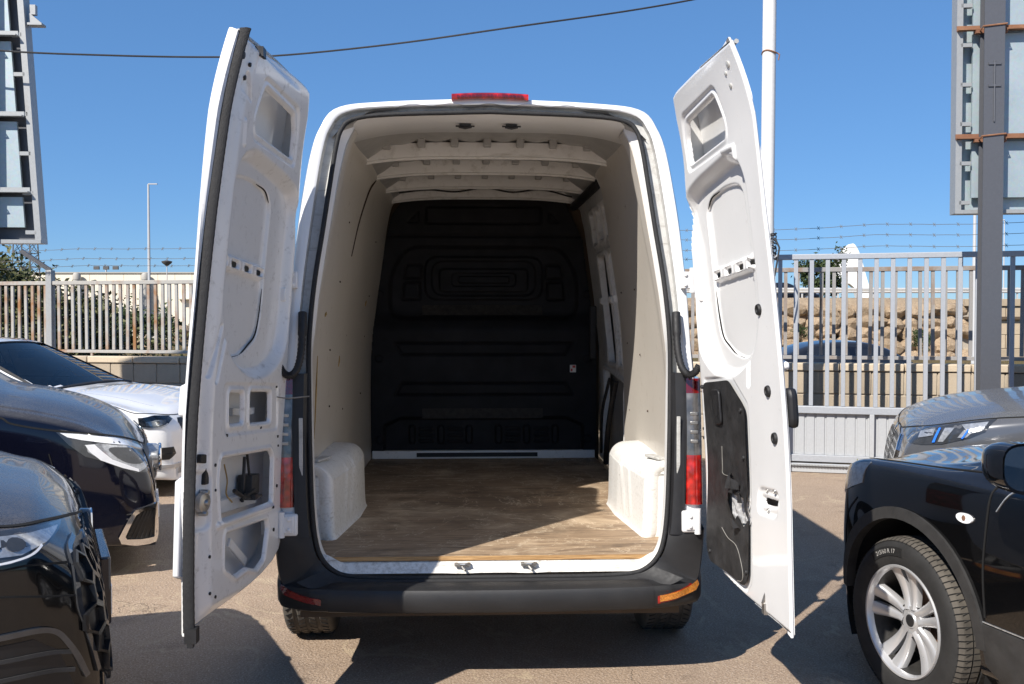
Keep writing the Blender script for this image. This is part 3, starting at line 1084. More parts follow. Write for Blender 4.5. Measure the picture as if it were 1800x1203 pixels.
# ---- bulkhead (bobbly black moulding)
PW, PZ0, PZ1 = .86, .60, 2.50
xs = np.linspace(-PW, PW, 345); zs = np.linspace(PZ0, PZ1, 381)
U, V = np.meshgrid(xs, zs, indexing='ij')
H = np.zeros_like(U)
def emboss(poly, d, w=.012, rd=2):
    global H
    P = fillet(poly, RAD[rd]) if rd else poly
    H = H + d * sst(-sd_poly(U, V, P), -w / 2, w / 2)
def groove(poly, d, w=.010, rd=2):
    global H
    P = fillet(poly, RAD[rd]) if rd else poly
    H = H - d * np.exp(-(sd_poly(U, V, P) / w) ** 2)
H += .055 * (1 - sst(V, 1.50, 1.66))                                   # lower half stands proud
emboss([(-.70, 1.60), (-.70, 1.92), (-.58, 2.13), (.58, 2.13), (.70, 1.92), (.70, 1.60)], -.035, .04, 3)
groove([(-.43, 2.31), (-.43, 2.435), (.43, 2.435), (.43, 2.31)], .010, .008, 1)
for s in (-1, 1):
    groove([(s * .49, 2.32), (s * .49, 2.40), (s * .57, 2.32)], .010, .008, 1)
    groove([(s * .47, 1.90), (s * .47, 2.0), (s * .58, 2.0), (s * .60, 1.90)], .010, .008, 1)
    groove([(s * .48, 1.74), (s * .48, 1.87), (s * .60, 1.87), (s * .61, 1.74)], .010, .008, 1)
emboss([(-.44, 1.74), (-.44, 2.06), (.44, 2.06), (.44, 1.74)], .016, .018, 3)
emboss([(-.39, 1.77), (-.39, 2.03), (.39, 2.03), (.39, 1.77)], -.016, .016, 3)
emboss([(-.33, 1.80), (-.33, 1.97), (.33, 1.97), (.33, 1.80)], .014, .014, 2)
emboss([(-.24, 1.84), (-.24, 1.94), (.24, 1.94), (.24, 1.84)], -.014, .012, 2)
emboss([(-.19, 1.865), (-.19, 1.915), (.19, 1.915), (.19, 1.865)], .012, .010, 1)
groove([(-.74, 2.215), (.74, 2.215), (.74, 2.222), (-.74, 2.222)], .012, .008, 0)
for z in (1.33, 1.03):
    groove([(-.66, z + .085), (.66, z + .085), (.61, z), (-.61, z)] if z > 1.2 else [(-.61, z + .085), (.61, z + .085), (.66, z), (-.66, z)], .010, .008, 0)
emboss([(-.74, .60), (-.74, .80), (-.62, .855), (.62, .855), (.74, .80), (.74, .60)], -.035, .03, 1)
for x in (-.535, -.32, -.11, .11, .32, .535):
    emboss(rrect(x - .022, x + .022, .665, .80, .02, 3), .022, .010, 0)
for x in (-.43, -.215, .215, .43):
    for z in (.685, .73, .775):
        emboss([(x - .055, z - .008), (x - .05, z + .012), (x + .05, z + .012), (x + .055, z - .008)], .014, .008, 1)
for s in (-1, 1):
    for z in (2.02, 1.78, 1.30, .70):
        H += .012 * sst(.03 - np.hypot(U - s * .775, V - z), 0, .008)
outl = [(-.835, .60), (-.84, 1.3), (-.815, 1.6), (-.765, 1.95), (-.74, 2.15), (-.69, 2.36), (-.60, 2.49), (.60, 2.49), (.64, 2.40), (.74, 2.18), (.765, 1.95), (.815, 1.6), (.84, 1.3), (.835, .60)]
msk = sd_poly(U, V, outl) < 0
PY = 3.03
m = MB(); m.grid(np.stack([U, PY - H, V], -1), mask=msk, flip=True)
bulk = m.build('bulkhead', 'partition_black', van, smooth=50, fix=False)
for z, xa, xb in ((1.665, -.46, .44), (.895, -.46, .44)):
    m = MB(); P = np.array([[(x, PY - .0 - (.055 * (1 - float(sst(np.array(zz), 1.5, 1.66))) if zz < 1.66 else -.034) - .002, zz) for zz in (z - .04, z + .035)] for x in np.linspace(xa, xb, 30)])
    m.grid(P); m.build('scuffed_strip', 'partition_wear', bulk, smooth=0)
m = MB(); m.box((.665, PY - .058, 1.225), (.045, .002, .055)); st = m.build('sticker', 'sticker_white', bulk)
m = MB(); m.box((.672, PY - .0605, 1.24), (.022, .002, .018)); m.box((.655, PY - .0605, 1.215), (.014, .002, .02)); m.build('sticker_print', 'sticker_red', bulk)
m = MB(); m.box((0, PY + .08, 1.5), (1.75, .02, 2.2)); m.build('cab_back', 'dark_gap', van)

# ---- sliding side door seen from inside (right wall, front part)
yy = np.linspace(1.645, 3.03, 200); zz = np.linspace(.56, 2.47, 300)
U, V = np.meshgrid(yy, zz, indexing='ij')
H = np.zeros_like(U)
FLD = np.full(U.shape, 9.0)
hl_ = [fillet([(a, 2.12), (a + .01, 2.32), (a + .22, 2.32), (a + .21, 2.12)], .03) for a in (1.74, 2.05, 2.36)]
hl_ += [fillet([(a, 1.30), (a, 2.02), (b, 2.02), (b, 1.30)], .04) for a, b in ((1.72, 2.02), (2.12, 2.50))]
hl_ += [fillet([(1.72, .62), (1.72, 1.18), (2.75, 1.24), (2.85, .62)], .05)]
for P in hl_:
    sd = sd_poly(U, V, P)
    FLD = np.minimum(FLD, sd)
    H += .010 * np.exp(-((sd - .02) / .012) ** 2)
H += .03 * sst(.04 - np.abs(U - 1.68), 0, .03)
H += .02 * sst(.03 - np.abs(V - 1.72), 0, .015) * (U > 1.7) * (U < 2.55) * (FLD > 0)
LX = np.interp(V, np.array(LIN)[:, 1], np.array(LIN)[:, 0])
du_, dv_ = yy[1] - yy[0], zz[1] - zz[0]
keep = FLD >= 0
near = keep.copy()
for a_ in (-1, 0, 1):
    for b_ in (-1, 0, 1):
        near |= np.roll(np.roll(keep, a_, 0), b_, 1)
rimv = near & ~keep
gu, gv = np.gradient(FLD, du_, dv_)
q2 = np.maximum(gu ** 2 + gv ** 2, .1)
U2 = np.where(rimv, U - FLD * gu / q2, U); V2 = np.where(rimv, V - FLD * gv / q2, V)
fm = np.zeros(U.shape, bool)
fm[:-1, :-1] = near[:-1, :-1] & near[1:, :-1] & near[:-1, 1:] & near[1:, 1:] & (keep[:-1, :-1] | keep[1:, :-1] | keep[:-1, 1:] | keep[1:, 1:])
m = MB(); m.grid(np.stack([LX + .035 - H, U2, V2], -1), mask=fm)
sdp = m.build('sliding_door_panel', 'roof_paint', van, smooth=50, fix=False)
Vh = np.linspace(.56, 2.47, 20); xl = np.interp(Vh, np.array(LIN)[:, 1], np.array(LIN)[:, 0])
m = MB(); m.grid(np.array([[(x + .11, y, z) for x, z in zip(xl, Vh)] for y in (1.64, 2.3, 3.03)])); m.build('door_skin', 'roof_inner', sdp, smooth=60)
for P in hl_:
    c = np.array(P); c = np.concatenate([c, c[:1]])
    m = MB(); m.grid(np.array([[(float(np.interp(b, np.array(LIN)[:, 1], np.array(LIN)[:, 0])) + d, a, b) for a, b in c] for d in (.034, .075)])); m.build('opening_rim', 'roof_paint', sdp, smooth=50)
m = MB(); m.tube(cr([(.82, 1.85, 1.20), (.80, 1.95, 1.0), (.80, 2.1, .8), (.82, 2.3, .62)], 16), .018, 8); m.tube(cr([(.83, 2.2, 1.2), (.80, 2.35, .95), (.83, 2.6, .65)], 14), .010, 6)
m.build('door_wiring', 'rubber', van)
m = MB(); m.box((.77, 2.62, 1.50), (.05, .05, .38)); m.build('grab_handle', 'rubber', van, bevel=.012)
m = MB(); m.tube(cr([(.70, 1.75, 2.44), (.67, 2.4, 2.42), (.66, 2.9, 2.42)], 14), .03, 8); m.build('cable_cover', 'rubber', van)

# ---- wheel arch boxes
def arch_box(s):
    prof = []
    def ring(y, x_in, z_top, r):
        pts = [(.845, .54)]
        pts = [(x_in - .012, .553), (x_in, .60), (x_in + .006, z_top - r)]
        for k in range(1, 7):
            a = R(180 - 90 * k / 6)
            pts.append((x_in + .006 + r + r * math.cos(a), z_top - r + r * math.sin(a)))
        pts.append((.86, z_top + .004))
        return [(s * x, y, z) for x, z in cr(pts, 44)]
    rs = [ring(.385, .80, .87, .03), ring(.368, .775, .892, .05), ring(.370, .752, .905, .07), ring(.388, .735, .912, .09)]
    for k, y in enumerate(np.linspace(.41, 1.05, 40)):
        t = (y - .41) / .64
        rs.append(ring(y, .732 - .05 * min(1, t * 1.3), .915, .105))
    rs += [ring(1.2, .68, .91, .09), ring(1.27, .70, .89, .08), ring(1.3, .78, .86, .05)]
    A = np.array(rs)
    # stiffening ribs pressed into the inner face
    for i in range(A.shape[0]):
        y = A[i, 0, 1]
        if .42 < y < 1.1:
            for j in range(A.shape[1]):
                z = A[i, j, 2]
                d = .009 * math.exp(-(((y - .66) - .30 * (z - .75)) / .012) ** 2) + .009 * math.exp(-(((y - .80) - .45 * (z - .75)) / .012) ** 2)
                if j < 34:
                    A[i, j, 0] -= s * d * sst(np.array(z), .58, .66) * (1 - sst(np.array(z), .86, .94))
    cap = A[0].mean(0)
    m = MB(); m.grid(A)
    B = A[0].copy(); B[:, 0] = s * .86
    m.grid(np.array([A[0], B]))
    o = m.build('wheel_arch_cover', 'arch_white', van, smooth=45)
    m = MB(); m.box((s * .815, .50, .922), (.05, .14, .012), rz=s * .3); m.build('arch_tab', 'gutter_grey', van, bevel=.003)
arch_box(-1); arch_box(1)

# ---- bumper: centre, two corners with concave tops, reflectors
def bump_plan(t):
    """plan of the bumper's rear edge, t in [-1,1]"""
    pts = [(-.955, .55), (-.952, .25), (-.935, .06), (-.895, -.025), (-.80, -.072), (-.715, -.094), (-.4, -.120), (0, -.128),
           (.4, -.120), (.715, -.094), (.80, -.072), (.895, -.025), (.935, .06), (.952, .25), (.955, .55)]
    return cr(pts, 141)
PLAN = bump_plan(0)
tan_ = np.gradient(PLAN, axis=0); tan_ /= np.linalg.norm(tan_, axis=1)[:, None]
NRM = np.stack([tan_[:, 1], -tan_[:, 0]], -1)
def sweep(i0, i1, prof):
    G = []
    for i in range(i0, i1 + 1):
        p, n = PLAN[i], NRM[i]
        a = abs(i - 70) / 70
        G.append([(p[0] + n[0] * o, p[1] + n[1] * o, z + (0.0 if not f else f * float(sst(np.array(a), .62, .86)))) for o, z, f in prof])
    return np.array(G)
c0, c1 = 51, 89
prof = [(-.07, .346, .03), (-.03, .349, .04), (-.008, .358, .05), (.002, .376, .05), (.003, .436, .04), (-.006, .452, .035), (-.030, .461, .03), (-.075, .467, .02), (-.085, .464, .02), (-.12, .462, .0)]
m = MB(); m.grid(sweep(c0, c1, prof)); bump_c = m.build('bumper', 'bumper_plastic', van, smooth=32)
prof2 = [(-.075, .346, .03), (-.032, .350, .04), (-.010, .360, .05), (-.001, .378, .05), (.0, .430, .045), (-.004, .442, .05), (-.012, .452, .06)]
corners = []
CORN = {}
for i0, i1 in ((0, c0), (c1, 140)):
    G = sweep(i0, i1, prof2)
    CORN[i0] = G[:, -1]
    m = MB(); m.grid(G)
    corners.append(m.build('bumper_corner', 'bumper_plastic', van, smooth=45))
# the corner's upper part: a concave sweep from the bumper's lip up to the seal
q = op_h[(op_h[:, 1] < .70) & (op_h[:, 0] > .60)]
sealp = cr(np.stack([q[:, 0] + .012, yl(q[:, 1]) + .004, q[:, 1]], -1), 60)
for i0, s in ((c1, 1), (0, -1)):
    E = CORN[i0] if s > 0 else CORN[i0][::-1]
    E = E * np.array([s, 1, 1])
    lip = E[E[:, 1] < .0]
    a0 = lip[-1]
    rise = [(a0[0] + (.928 - a0[0]) * t ** .5, a0[1] * (1 - t) + (float(yl(.66)) - .010) * t, a0[2] + (.672 - a0[2]) * t) for t in np.linspace(.08, 1, 14)]
    Ec = cr(np.concatenate([cr(lip, 24), np.array(rise)]), 60)
    tt = np.linspace(0, 1, 18)
    G = []
    for k in range(60):
        a, e = sealp[k], Ec[k]
        w_ = float(sst(np.array(k / 59.0), .55, .95))
        low = np.array([a[0] + .35 * (e[0] - a[0]), a[1] * .55 + e[1] * .45, e[2] + .18 * (a[2] - e[2])])
        top = np.array([(a[0] + e[0]) / 2, min(a[1], e[1]) - .018, (a[2] + e[2]) / 2])
        c_ = low * (1 - w_) + top * w_
        G.append([((1 - t) ** 2 * a + 2 * t * (1 - t) * c_ + t * t * e) * np.array([s, 1, 1]) for t in tt])
    m = MB(); m.grid(np.array(G)); m.build('corner_shelf', 'bumper_plastic', van, smooth=70)
    # flank behind the corner
    ed = np.array(rise)
    G = [[(s * (x + d), y + dy, z) for x, y, z in ed] for d, dy in ((0, 0), (.012, .03), (.024, .12), (.028, .50))]
    m = MB(); m.grid(np.array(G)); m.build('corner_flank', 'bumper_plastic', van, smooth=60)
# black pillar strip beside the lamp
for s in (-1, 1):
    zz_ = np.linspace(.655, 1.36, 30)
    ox = np.interp(zz_, op_h[:, 1], op_h[:, 0])
    G = np.array([[(s * (x + d), float(yl(z)) + e, z) for d, e in ((.010, .012), (.018, -.008), (.045, -.016), (.070, -.014))] for x, z in zip(ox, zz_)])
    m = MB(); m.grid(G); m.build('pillar_cover', 'black_plastic', van, smooth=50)
rs = []
for t, dy in ((.9, .0), (.7, -.012), (.4, -.03), (.15, -.055), (0, -.06)):
    a = 18
    q = op_h[:a] * t + out_h[:a] * (1 - t)
    q = np.concatenate([(q * [-1, 1])[::-1][:-1], q])
    rs.append(np.stack([q[:, 0], yl(q[:, 1]) + dy, q[:, 1] + .004], -1))
m = MB(); m.grid(np.array(rs)); m.build('step_rubber', 'rubber', van, smooth=40)
bv = bvh_of(*corners)
for s, mt in ((-1, 'reflector_red'), (1, 'reflector_sun_tint')):
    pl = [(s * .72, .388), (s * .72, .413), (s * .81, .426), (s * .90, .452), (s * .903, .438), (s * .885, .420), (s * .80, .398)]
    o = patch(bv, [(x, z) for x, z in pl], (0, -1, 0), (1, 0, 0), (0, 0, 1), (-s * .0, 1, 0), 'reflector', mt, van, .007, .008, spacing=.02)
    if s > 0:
        o['label'] = 'reflector coloured orange as if lit by the sun'
        cx_, cz_ = np.mean([p[0] for p in pl]), np.mean([p[1] for p in pl])
        patch(bv, [(cx_ + (x - cx_) * 1.09, cz_ + (z - cz_) * 1.30) for x, z in pl], (0, -1, 0), (1, 0, 0), (0, 0, 1), (0, 1, 0), 'reflector_rim', 'lens_red', van, .002, .006, spacing=.02)

# ---- tail lamps, bracket plates, hinges, cable loops
def lamp(s):
    segs = [(.785, 1.0, 'lens_red'), (1.0, 1.27, 'lens_clear'), (1.27, 1.335, 'lens_red_dark')]
    root = None
    def outer(z):
        k = sst(np.array(z), .78, .86) * (1 - .35 * sst(np.array(z), 1.2, 1.335))
        return float(k)
    pl = lambda z: [(.853 + .02 * float(sst(np.array(z), .98, 1.3)), yl(z) + .012), (.858, yl(z) - .012), (.90, yl(z) - .022), (.93, yl(z) + .0), (.94, yl(z) + .10), (.945, yl(z) + .20)]
    for z0, z1, mt in segs:
        G = [[(s * x, y, z) for x, y in cr(pl(z), 16)] for z in np.linspace(z0, z1, 14)]
        m = MB(); G = np.array(G); m.grid(G)
        m.add(list(G[0]), [tuple(range(16))]); m.add(list(G[-1]), [tuple(range(16))])
        o = m.build('tail_lamp' if root is None else 'lens', mt, van if root is None else root, smooth=50)
        if root is None:
            root = o
    for z in (1.06, 1.10, 1.14, 1.18):
        m = MB(); m.box((s * .893, yl(z) - .018, z), (.035, .012, .016)); m.build('bulb_reflector', 'steel', root, bevel=.003)
    m = MB(); G = [[(s * x, y, z) for x, y in ((.80, yl(z) + .01), (.815, yl(z) - .012), (.846, yl(z) - .016), (.85, yl(z) + .02))] for z in np.linspace(.72, 1.36, 12)]
    m.grid(np.array(G)); m.build('lamp_surround', 'black_plastic', van, smooth=40)
    m = MB(); m.box((s * .822, float(yl(1.05)) - .02, 1.02), (.016, .008, .30)); m.build('pillar_strip', 'gutter_grey', van, bevel=.002)
    m = MB(); m.box((s * .872, float(yl(.70)) - .010, .712), (.080, .04, .095)); m.build('lamp_foot', 'van_white', van, bevel=.01)
    for z in (.715, 1.77):
        m = MB(); y0 = float(yl(z))
        m.box((s * .873, y0 - .022, z), (.05, .03, .075)); m.tube([(s * .90, y0 - .03, z - .055), (s * .90, y0 - .03, z + .055)], .014, 10)
        for dz in (-.022, .022):
            m.lathe([(0, y0 - .045), (.008, y0 - .043), (.009, y0 - .036)], 10, 'Y', (s * .868, 0, z + dz))
        m.build('hinge', 'van_white', van, bevel=.004)
    # ribbed cable loop from pillar to door
    p = [(s * .825, float(yl(1.62)) - .015, 1.625), (s * .822, float(yl(1.55)) - .03, 1.56), (s * .822, float(yl(1.45)) - .045, 1.46), (s * .835, float(yl(1.38)) - .06, 1.385),
         (s * .862, float(yl(1.36)) - .07, 1.355), (s * .888, float(yl(1.37)) - .08, 1.365), (s * .905, float(yl(1.4)) - .09, 1.395)]
    P = cr(p, 60)
    r = [.019 if k < 14 else .0145 + .0025 * (k % 2) for k in range(60)]
    m = MB(); m.tube(P, r, 10); m.build('cable_conduit', 'rubber', van, smooth=60)
lamp(-1); lamp(1)
# brake lamp over the doors
m = MB()
G = [[(x, float(yl(2.60)) + y - .02, z - .006 * (x / .17) ** 2) for y, z in ((.05, 2.632), (.015, 2.632), (.0, 2.626), (-.004, 2.612), (.0, 2.600), (.03, 2.598))] for x in np.linspace(-.175, .175, 30)]
m.grid(np.array(G)); m.add(G[0], [tuple(range(6))]); m.add(G[-1], [tuple(range(6))])
brake = m.build('brake_lamp', 'lens_red', van, smooth=40)
m = MB()
for k in range(18):
    m.box((-.145 + k * .017, float(yl(2.60)) - .026, 2.613 - .006 * ((-.145 + k * .017) / .17) ** 2), (.012, .004, .010))
m.build('brake_lamp_bar', 'lens_red_dark', brake, smooth=0)

# ---- rear wheels
def van_wheel(s):
    y, z, x = .78, .345, s * .885
    def tread():
        prof = [(.20, -.11), (.30, -.118), (.328, -.112), (.342, -.095)]
        for c in (-.052, -.0, .052):
            prof += [(.345, c - .012), (.337, c - .007), (.337, c + .007), (.345, c + .012)]
        prof += [(.342, .095), (.328, .112), (.30, .118), (.20, .11)]
        return prof
    m = MB(); m.lathe(tread(), 60, 'X', (x, y, z)); w = m.build('wheel', 'tyre_dusty', van, smooth=40)
    m = MB()
    for k in range(60):
        a = 2 * math.pi * k / 60
        for c in (-.082, -.026, .026, .082):
            rot = Matrix.Rotation(-a, 3, 'X')
            p = Vector((x + c, y, z)) + rot @ Vector((0, 0, .3445))
            m.box(p, (.036, .004, .004), rot=rot @ Matrix.Rotation(.5 if c < 0 else -.5, 3, 'Z'))
    tag(m.build('tread_cuts', 'rubber', w, smooth=0), kind='stuff')
    m = MB(); m.lathe([(.0, s * .02), (.06, s * .03), (.18, s * .06), (.205, s * .10), (.215, s * .105), (.215, -s * .10)], 32, 'X', (x, y, z)); m.build('rim', 'steel', w)
van_wheel(-1); van_wheel(1)
m = MB(); m.tube([(-.85, .78, .33), (.85, .78, .33)], .06, 10); m.box((0, .5, .44), (1.5, .6, .04)); m.build('rear_axle', 'dark_gap', van)
# ------------------------------------------------------------------ the two open rear doors
def make_door(s):
    """s=-1 left door, +1 right door. Door space: u from the hinge, v up, n towards the inner side"""
    tilt = R(4.27)
    a = R(7.3 if s < 0 else 4.2)
    H0 = Vector((-.909, .0365, 0)) if s < 0 else Vector((.919, -.037, 0))
    eu = Vector((s * math.sin(a) * math.cos(tilt), -math.cos(a) * math.cos(tilt), math.sin(tilt)))
    en = Vector((-s * math.cos(a), -math.sin(a), 0)).normalized()
    ev = eu.cross(en)
    if ev.z < 0:
        ev = -ev
    EU, EV, EN, HH = (np.array(x) for x in (eu, ev, en, H0))
    def fr(u, v, n=0.0):
        u, v, n = np.broadcast_arrays(np.asarray(u, float), np.asarray(v, float), np.asarray(n, float))
        if s > 0:
            v = v - .035 * np.clip((v - 1.8) / .7, 0, 1.2)
        n = n + cl(v) * (1.12 if s < 0 else 1.30) + (.025 if s < 0 else .05) * np.maximum(0, (v - 2.2) / .35) ** 2 + (.006 if s < 0 else 0.0)
        return HH + u[..., None] * EU + v[..., None] * EV + n[..., None] * EN
    U0, U1 = (.045 if s < 0 else .075), (1.015 if s < 0 else .985)
    FB = -.024 if s < 0 else -.002                      # level of the flange at the free edge
    def skin_n(u, v):
        u, v = np.asarray(u, float), np.asarray(v, float)
        e = -.040 - .024 * sst(v, 1.5, 2.4) if s < 0 else -.010
        return e - (.105 + e) * sst(.985 - u, 0, .32) - .012 * np.sin(np.clip((u - .07) / .95, 0, 1) * math.pi)
    d0 = U0 - .075
    d1 = .0 if s < 0 else .05
    outline = [(U0, .76), (.085 + d0, .66), (.115 + d0 * .5, .60), (.17, .565), (.30, .535), (.55, .50), (.80, .478), (U1 - (.05 if s < 0 else 0), .462), (U1 - (.03 if s < 0 else 0), .70), (U1 + .004, 1.2), (U1, 1.9), (1.005, 2.25), (.975, 2.535),
               (.60, 2.553), (.29 + d1, 2.556), (.24 + d1, 2.548), (.205 + d1, 2.525), (.18 + d1, 2.48), (.165 + d1 * .9, 2.42), (.13 + d1 * .5, 2.2), (.105 + d0 * .4, 1.9), (.085 + d0 * .7, 1.5), (.072 + d0, 1.1)]
    us = np.arange(U0 - .01, U1 + .012, .0045); vsn = np.arange(.455, 2.565, .0045)
    U, V = np.meshgrid(us, vsn, indexing='ij')
    edge = -sd_poly(U, V, outline)
    # distance to the free side and hinge side
    Ufree = np.interp(V, [.46, .70, 1.2, 1.9, 2.25, 2.54], [U1 - (.05 if s < 0 else 0), U1 - (.03 if s < 0 else 0), U1 + .004, U1, 1.005, .975])
    Uh = np.interp(V, [.6, 1.1, 1.5, 1.9, 2.2, 2.45, 2.56], [.075 + d0, .072 + d0, .085 + d0 * .7, .105 + d0 * .4, .13 + d1 * .5, .165 + d1, .22 + d1])
    df, dh = Ufree - U, U - Uh
    N = FB * (1 - sst(.5 - dh, 0, .4)) - .006 * sst(.04 - dh, 0, .03)
    N += (-FB) * sst(dh, .1, .5) * sst(df, .075 if s < 0 else .05, .165 if s < 0 else .24) * sst(dh, .006, .035) * sst(V, .47, .535) * sst(2.555 - V, .02, .05)
    N += -.012 * sst(.012 - edge, 0, .012)
    HOLE = np.zeros(U.shape, bool)
    FLD = edge.copy()                                    # signed room left: positive on the sheet
    def stamp(poly, d, w=.014, rd=2):
        P = fillet(poly, RAD[rd]) if rd else poly
        nonlocal N
        N = N + d * sst(-sd_poly(U, V, P), -w / 2, w / 2)
    def hole(poly, rd=2, lip=.006):
        nonlocal N, HOLE, FLD
        P = fillet(poly, RAD[rd]) if rd else poly
        sd = sd_poly(U, V, P)
        N = N + lip * np.exp(-((sd - .014) / .008) ** 2)
        N = N - .012 * sst(-sd, -.008, .004)
        HOLE |= sd < .0
        FLD = np.minimum(FLD, sd)
    # upper window-like aperture with its frame
    fr_w = [(.72, 2.455), (.31, 2.455), (.262, 2.36), (.245, 2.22), (.74, 2.215), (.755, 2.30)]
    stamp(fr_w, -.010, .014)
    hole([(.68, 2.425), (.34, 2.42), (.295, 2.36), (.275, 2.255), (.70, 2.255), (.715, 2.30)], 1)
    if s < 0:
        stamp([(.88, 2.36), (.80, 2.33), (.86, 2.43)], -.012, .01, 1)
        stamp([(.80, 2.17), (.82, 2.17), (.84, 2.26), (.825, 2.265)], .008, .012, 1)
    else:
        stamp([(.77, 2.10), (.79, 2.10), (.80, 2.20), (.66, 2.215), (.66, 2.195), (.78, 2.185)], .008, .012, 1)
    # big recess, with the second pressing inside it
    rec = [(.83, 2.05), (.79, 2.13), (.69, 2.175), (.32, 2.155), (.18, 2.13), (.13, 2.06), (.118, 1.60), (.135, 1.46), (.27, 1.375), (.45, 1.345), (.60, 1.37), (.76, 1.44), (.83, 1.60)]
    stamp(rec, -.048, .05, 3)
    inn = [(.78, 2.07), (.62, 2.10), (.42, 2.09), (.345, 2.05), (.335, 1.60), (.36, 1.50), (.50, 1.43), (.64, 1.405), (.74, 1.46), (.775, 1.60)]
    sh_ = 0.0 if s < 0 else -.075
    inn = [(a + sh_, b) for a, b in inn]
    stamp(inn, -.014, .010, 3)
    stamp([(.80 + sh_, 1.785), (.36 + sh_, 1.785), (.35 + sh_, 1.735), (.81 + sh_, 1.735)], .020, .012, 1)
    for u in (.784, .666, .536, .405):
        u += sh_
        hole([(u - .034, 1.749), (u - .034, 1.770), (u + .034, 1.770), (u + .034, 1.749)], 1, .003)
    if s < 0:
        hole([(.712, 1.275), (.578, 1.275), (.562, 1.162), (.697, 1.162)], 1)
        hole([(.502, 1.278), (.272, 1.278), (.254, 1.158), (.487, 1.158)], 1)
        hole([(.765, 1.035), (.25, 1.035), (.215, 1.01), (.213, .82), (.745, .818), (.775, .96)], 1)
        hole([(.705, .756), (.268, .752), (.250, .72), (.29, .60), (.375, .572), (.48, .60), (.60, .59), (.705, .64)], 1)
        stamp([(.84, 1.31), (.86, 1.31), (.80, 1.50), (.78, 1.50)], -.010, .012, 1)
        stamp([(.89, 1.33), (.91, 1.33), (.85, 1.52), (.83, 1.52)], -.010, .012, 1)
        stamp([(.78, 1.31), (.19, 1.31), (.16, 1.12), (.74, 1.12)], -.006, .014, 2)
        stamp([(.95, 1.0), (.85, 1.0), (.84, .80), (.96, .80)], -.012, .02, 2)
        stamp([(.79, .79), (.79, .81), (.20, .81), (.20, .79)], .010, .012, 1)
    else:
        stamp([(.66, 1.30), (.69, 1.30), (.73, 1.48), (.71, 1.49)], -.012, .014, 1)
        stamp([(.155, 1.335), (.49, 1.342), (.65, 1.232), (.625, .565), (.575, .522), (.15, .552), (.108, .62)], -.008, .012, 1)
        stamp([(.90, .93), (.72, .93), (.70, .84), (.88, .84)], -.012, .02, 2)
        hole([(.735, .897), (.88, .893), (.88, .879), (.80, .872), (.735, .872)], 1, .003)
    keep = FLD >= 0
    near = keep.copy()
    for a_ in (-1, 0, 1):
        for b_ in (-1, 0, 1):
            near |= np.roll(np.roll(keep, a_, 0), b_, 1)
    rimv = near & ~keep
    gu, gv = np.gradient(FLD, .0045)
    gl_ = np.maximum(np.hypot(gu, gv), .3)
    U2 = np.where(rimv, U - FLD * gu / gl_ ** 2, U); V2_ = np.where(rimv, V - FLD * gv / gl_ ** 2, V)
    okf = near[:-1, :-1] & near[1:, :-1] & near[:-1, 1:] & near[1:, 1:] & (keep[:-1, :-1] | keep[1:, :-1] | keep[:-1, 1:] | keep[1:, 1:])
    fmask = np.zeros(U.shape, bool); fmask[:-1, :-1] = okf
    m = MB(); m.grid(fr(U2, V2_, N), mask=fmask, flip=(s > 0))
    door = m.build('rear_door', 'van_worn' if s < 0 else 'van_inner', van, smooth=60, fix=False)
    door['label'] = ('scuffed left rear door with its inner trim missing' if s < 0 else 'sunlit right rear door with torn black inner trim')
    # outer skin with rim, and the folded edge between skin and inner pressing
    V2, F2 = fill(outline, spacing=.06)
    m = MB()
    n2 = len(V2)
    bulge = skin_n(V2[:, 0], V2[:, 1])
    out = fr(V2[:, 0], V2[:, 1], bulge)
    inn_ = fr(V2[:, 0], V2[:, 1], bulge + .004)
    m.add(np.concatenate([out, inn_]), [tuple(t) for t in F2] + [tuple(x + n2 for x in t[::-1]) for t in F2])
    skin = m.build('outer_skin', 'van_white', door, smooth=40, fix=False)
    O = np.array(outline)
    O = np.concatenate([O, O[:1]])
    seg = []
    for i in range(len(O) - 1):
        k = max(1, int(np.hypot(*(O[i + 1] - O[i])) / .04))
        seg += [O[i] + (O[i + 1] - O[i]) * j / k for j in range(k)]
    seg = np.array(seg + [O[0]])
    c = np.array([.55, 1.5])
    bg_ = skin_n(seg[:, 0], seg[:, 1])
    grow = seg + .008 * (seg - c) / np.linalg.norm(seg - c, axis=1)[:, None]
    rs = [fr(seg[:, 0], seg[:, 1], bg_), fr(grow[:, 0], grow[:, 1], bg_ + .004), fr(grow[:, 0], grow[:, 1], bg_ + .012), fr(seg[:, 0], seg[:, 1], np.where(seg[:, 0] > .6, np.maximum(bg_ + .004, FB - .006), -.055))]
    m = MB(); m.grid(np.array(rs)); m.build('edge_flange', 'van_white' if s > 0 else 'van_worn', door, smooth=35)
    # dark cavity walls behind the apertures: a stiffening frame
    def bar(name, p, q, w, d, mt):
        m = MB()
        P, Q = fr(*p), fr(*q)
        x = Vector(Q - P); L = x.length; x.normalize()
        z = Vector(EN); y = z.cross(x).normalized(); z = x.cross(y)
        M = Matrix((x, y, z)).transposed()
        m.box((P + Q) / 2, (L, w, d), rot=M)
        return m.build(name, mt, door, bevel=.003)
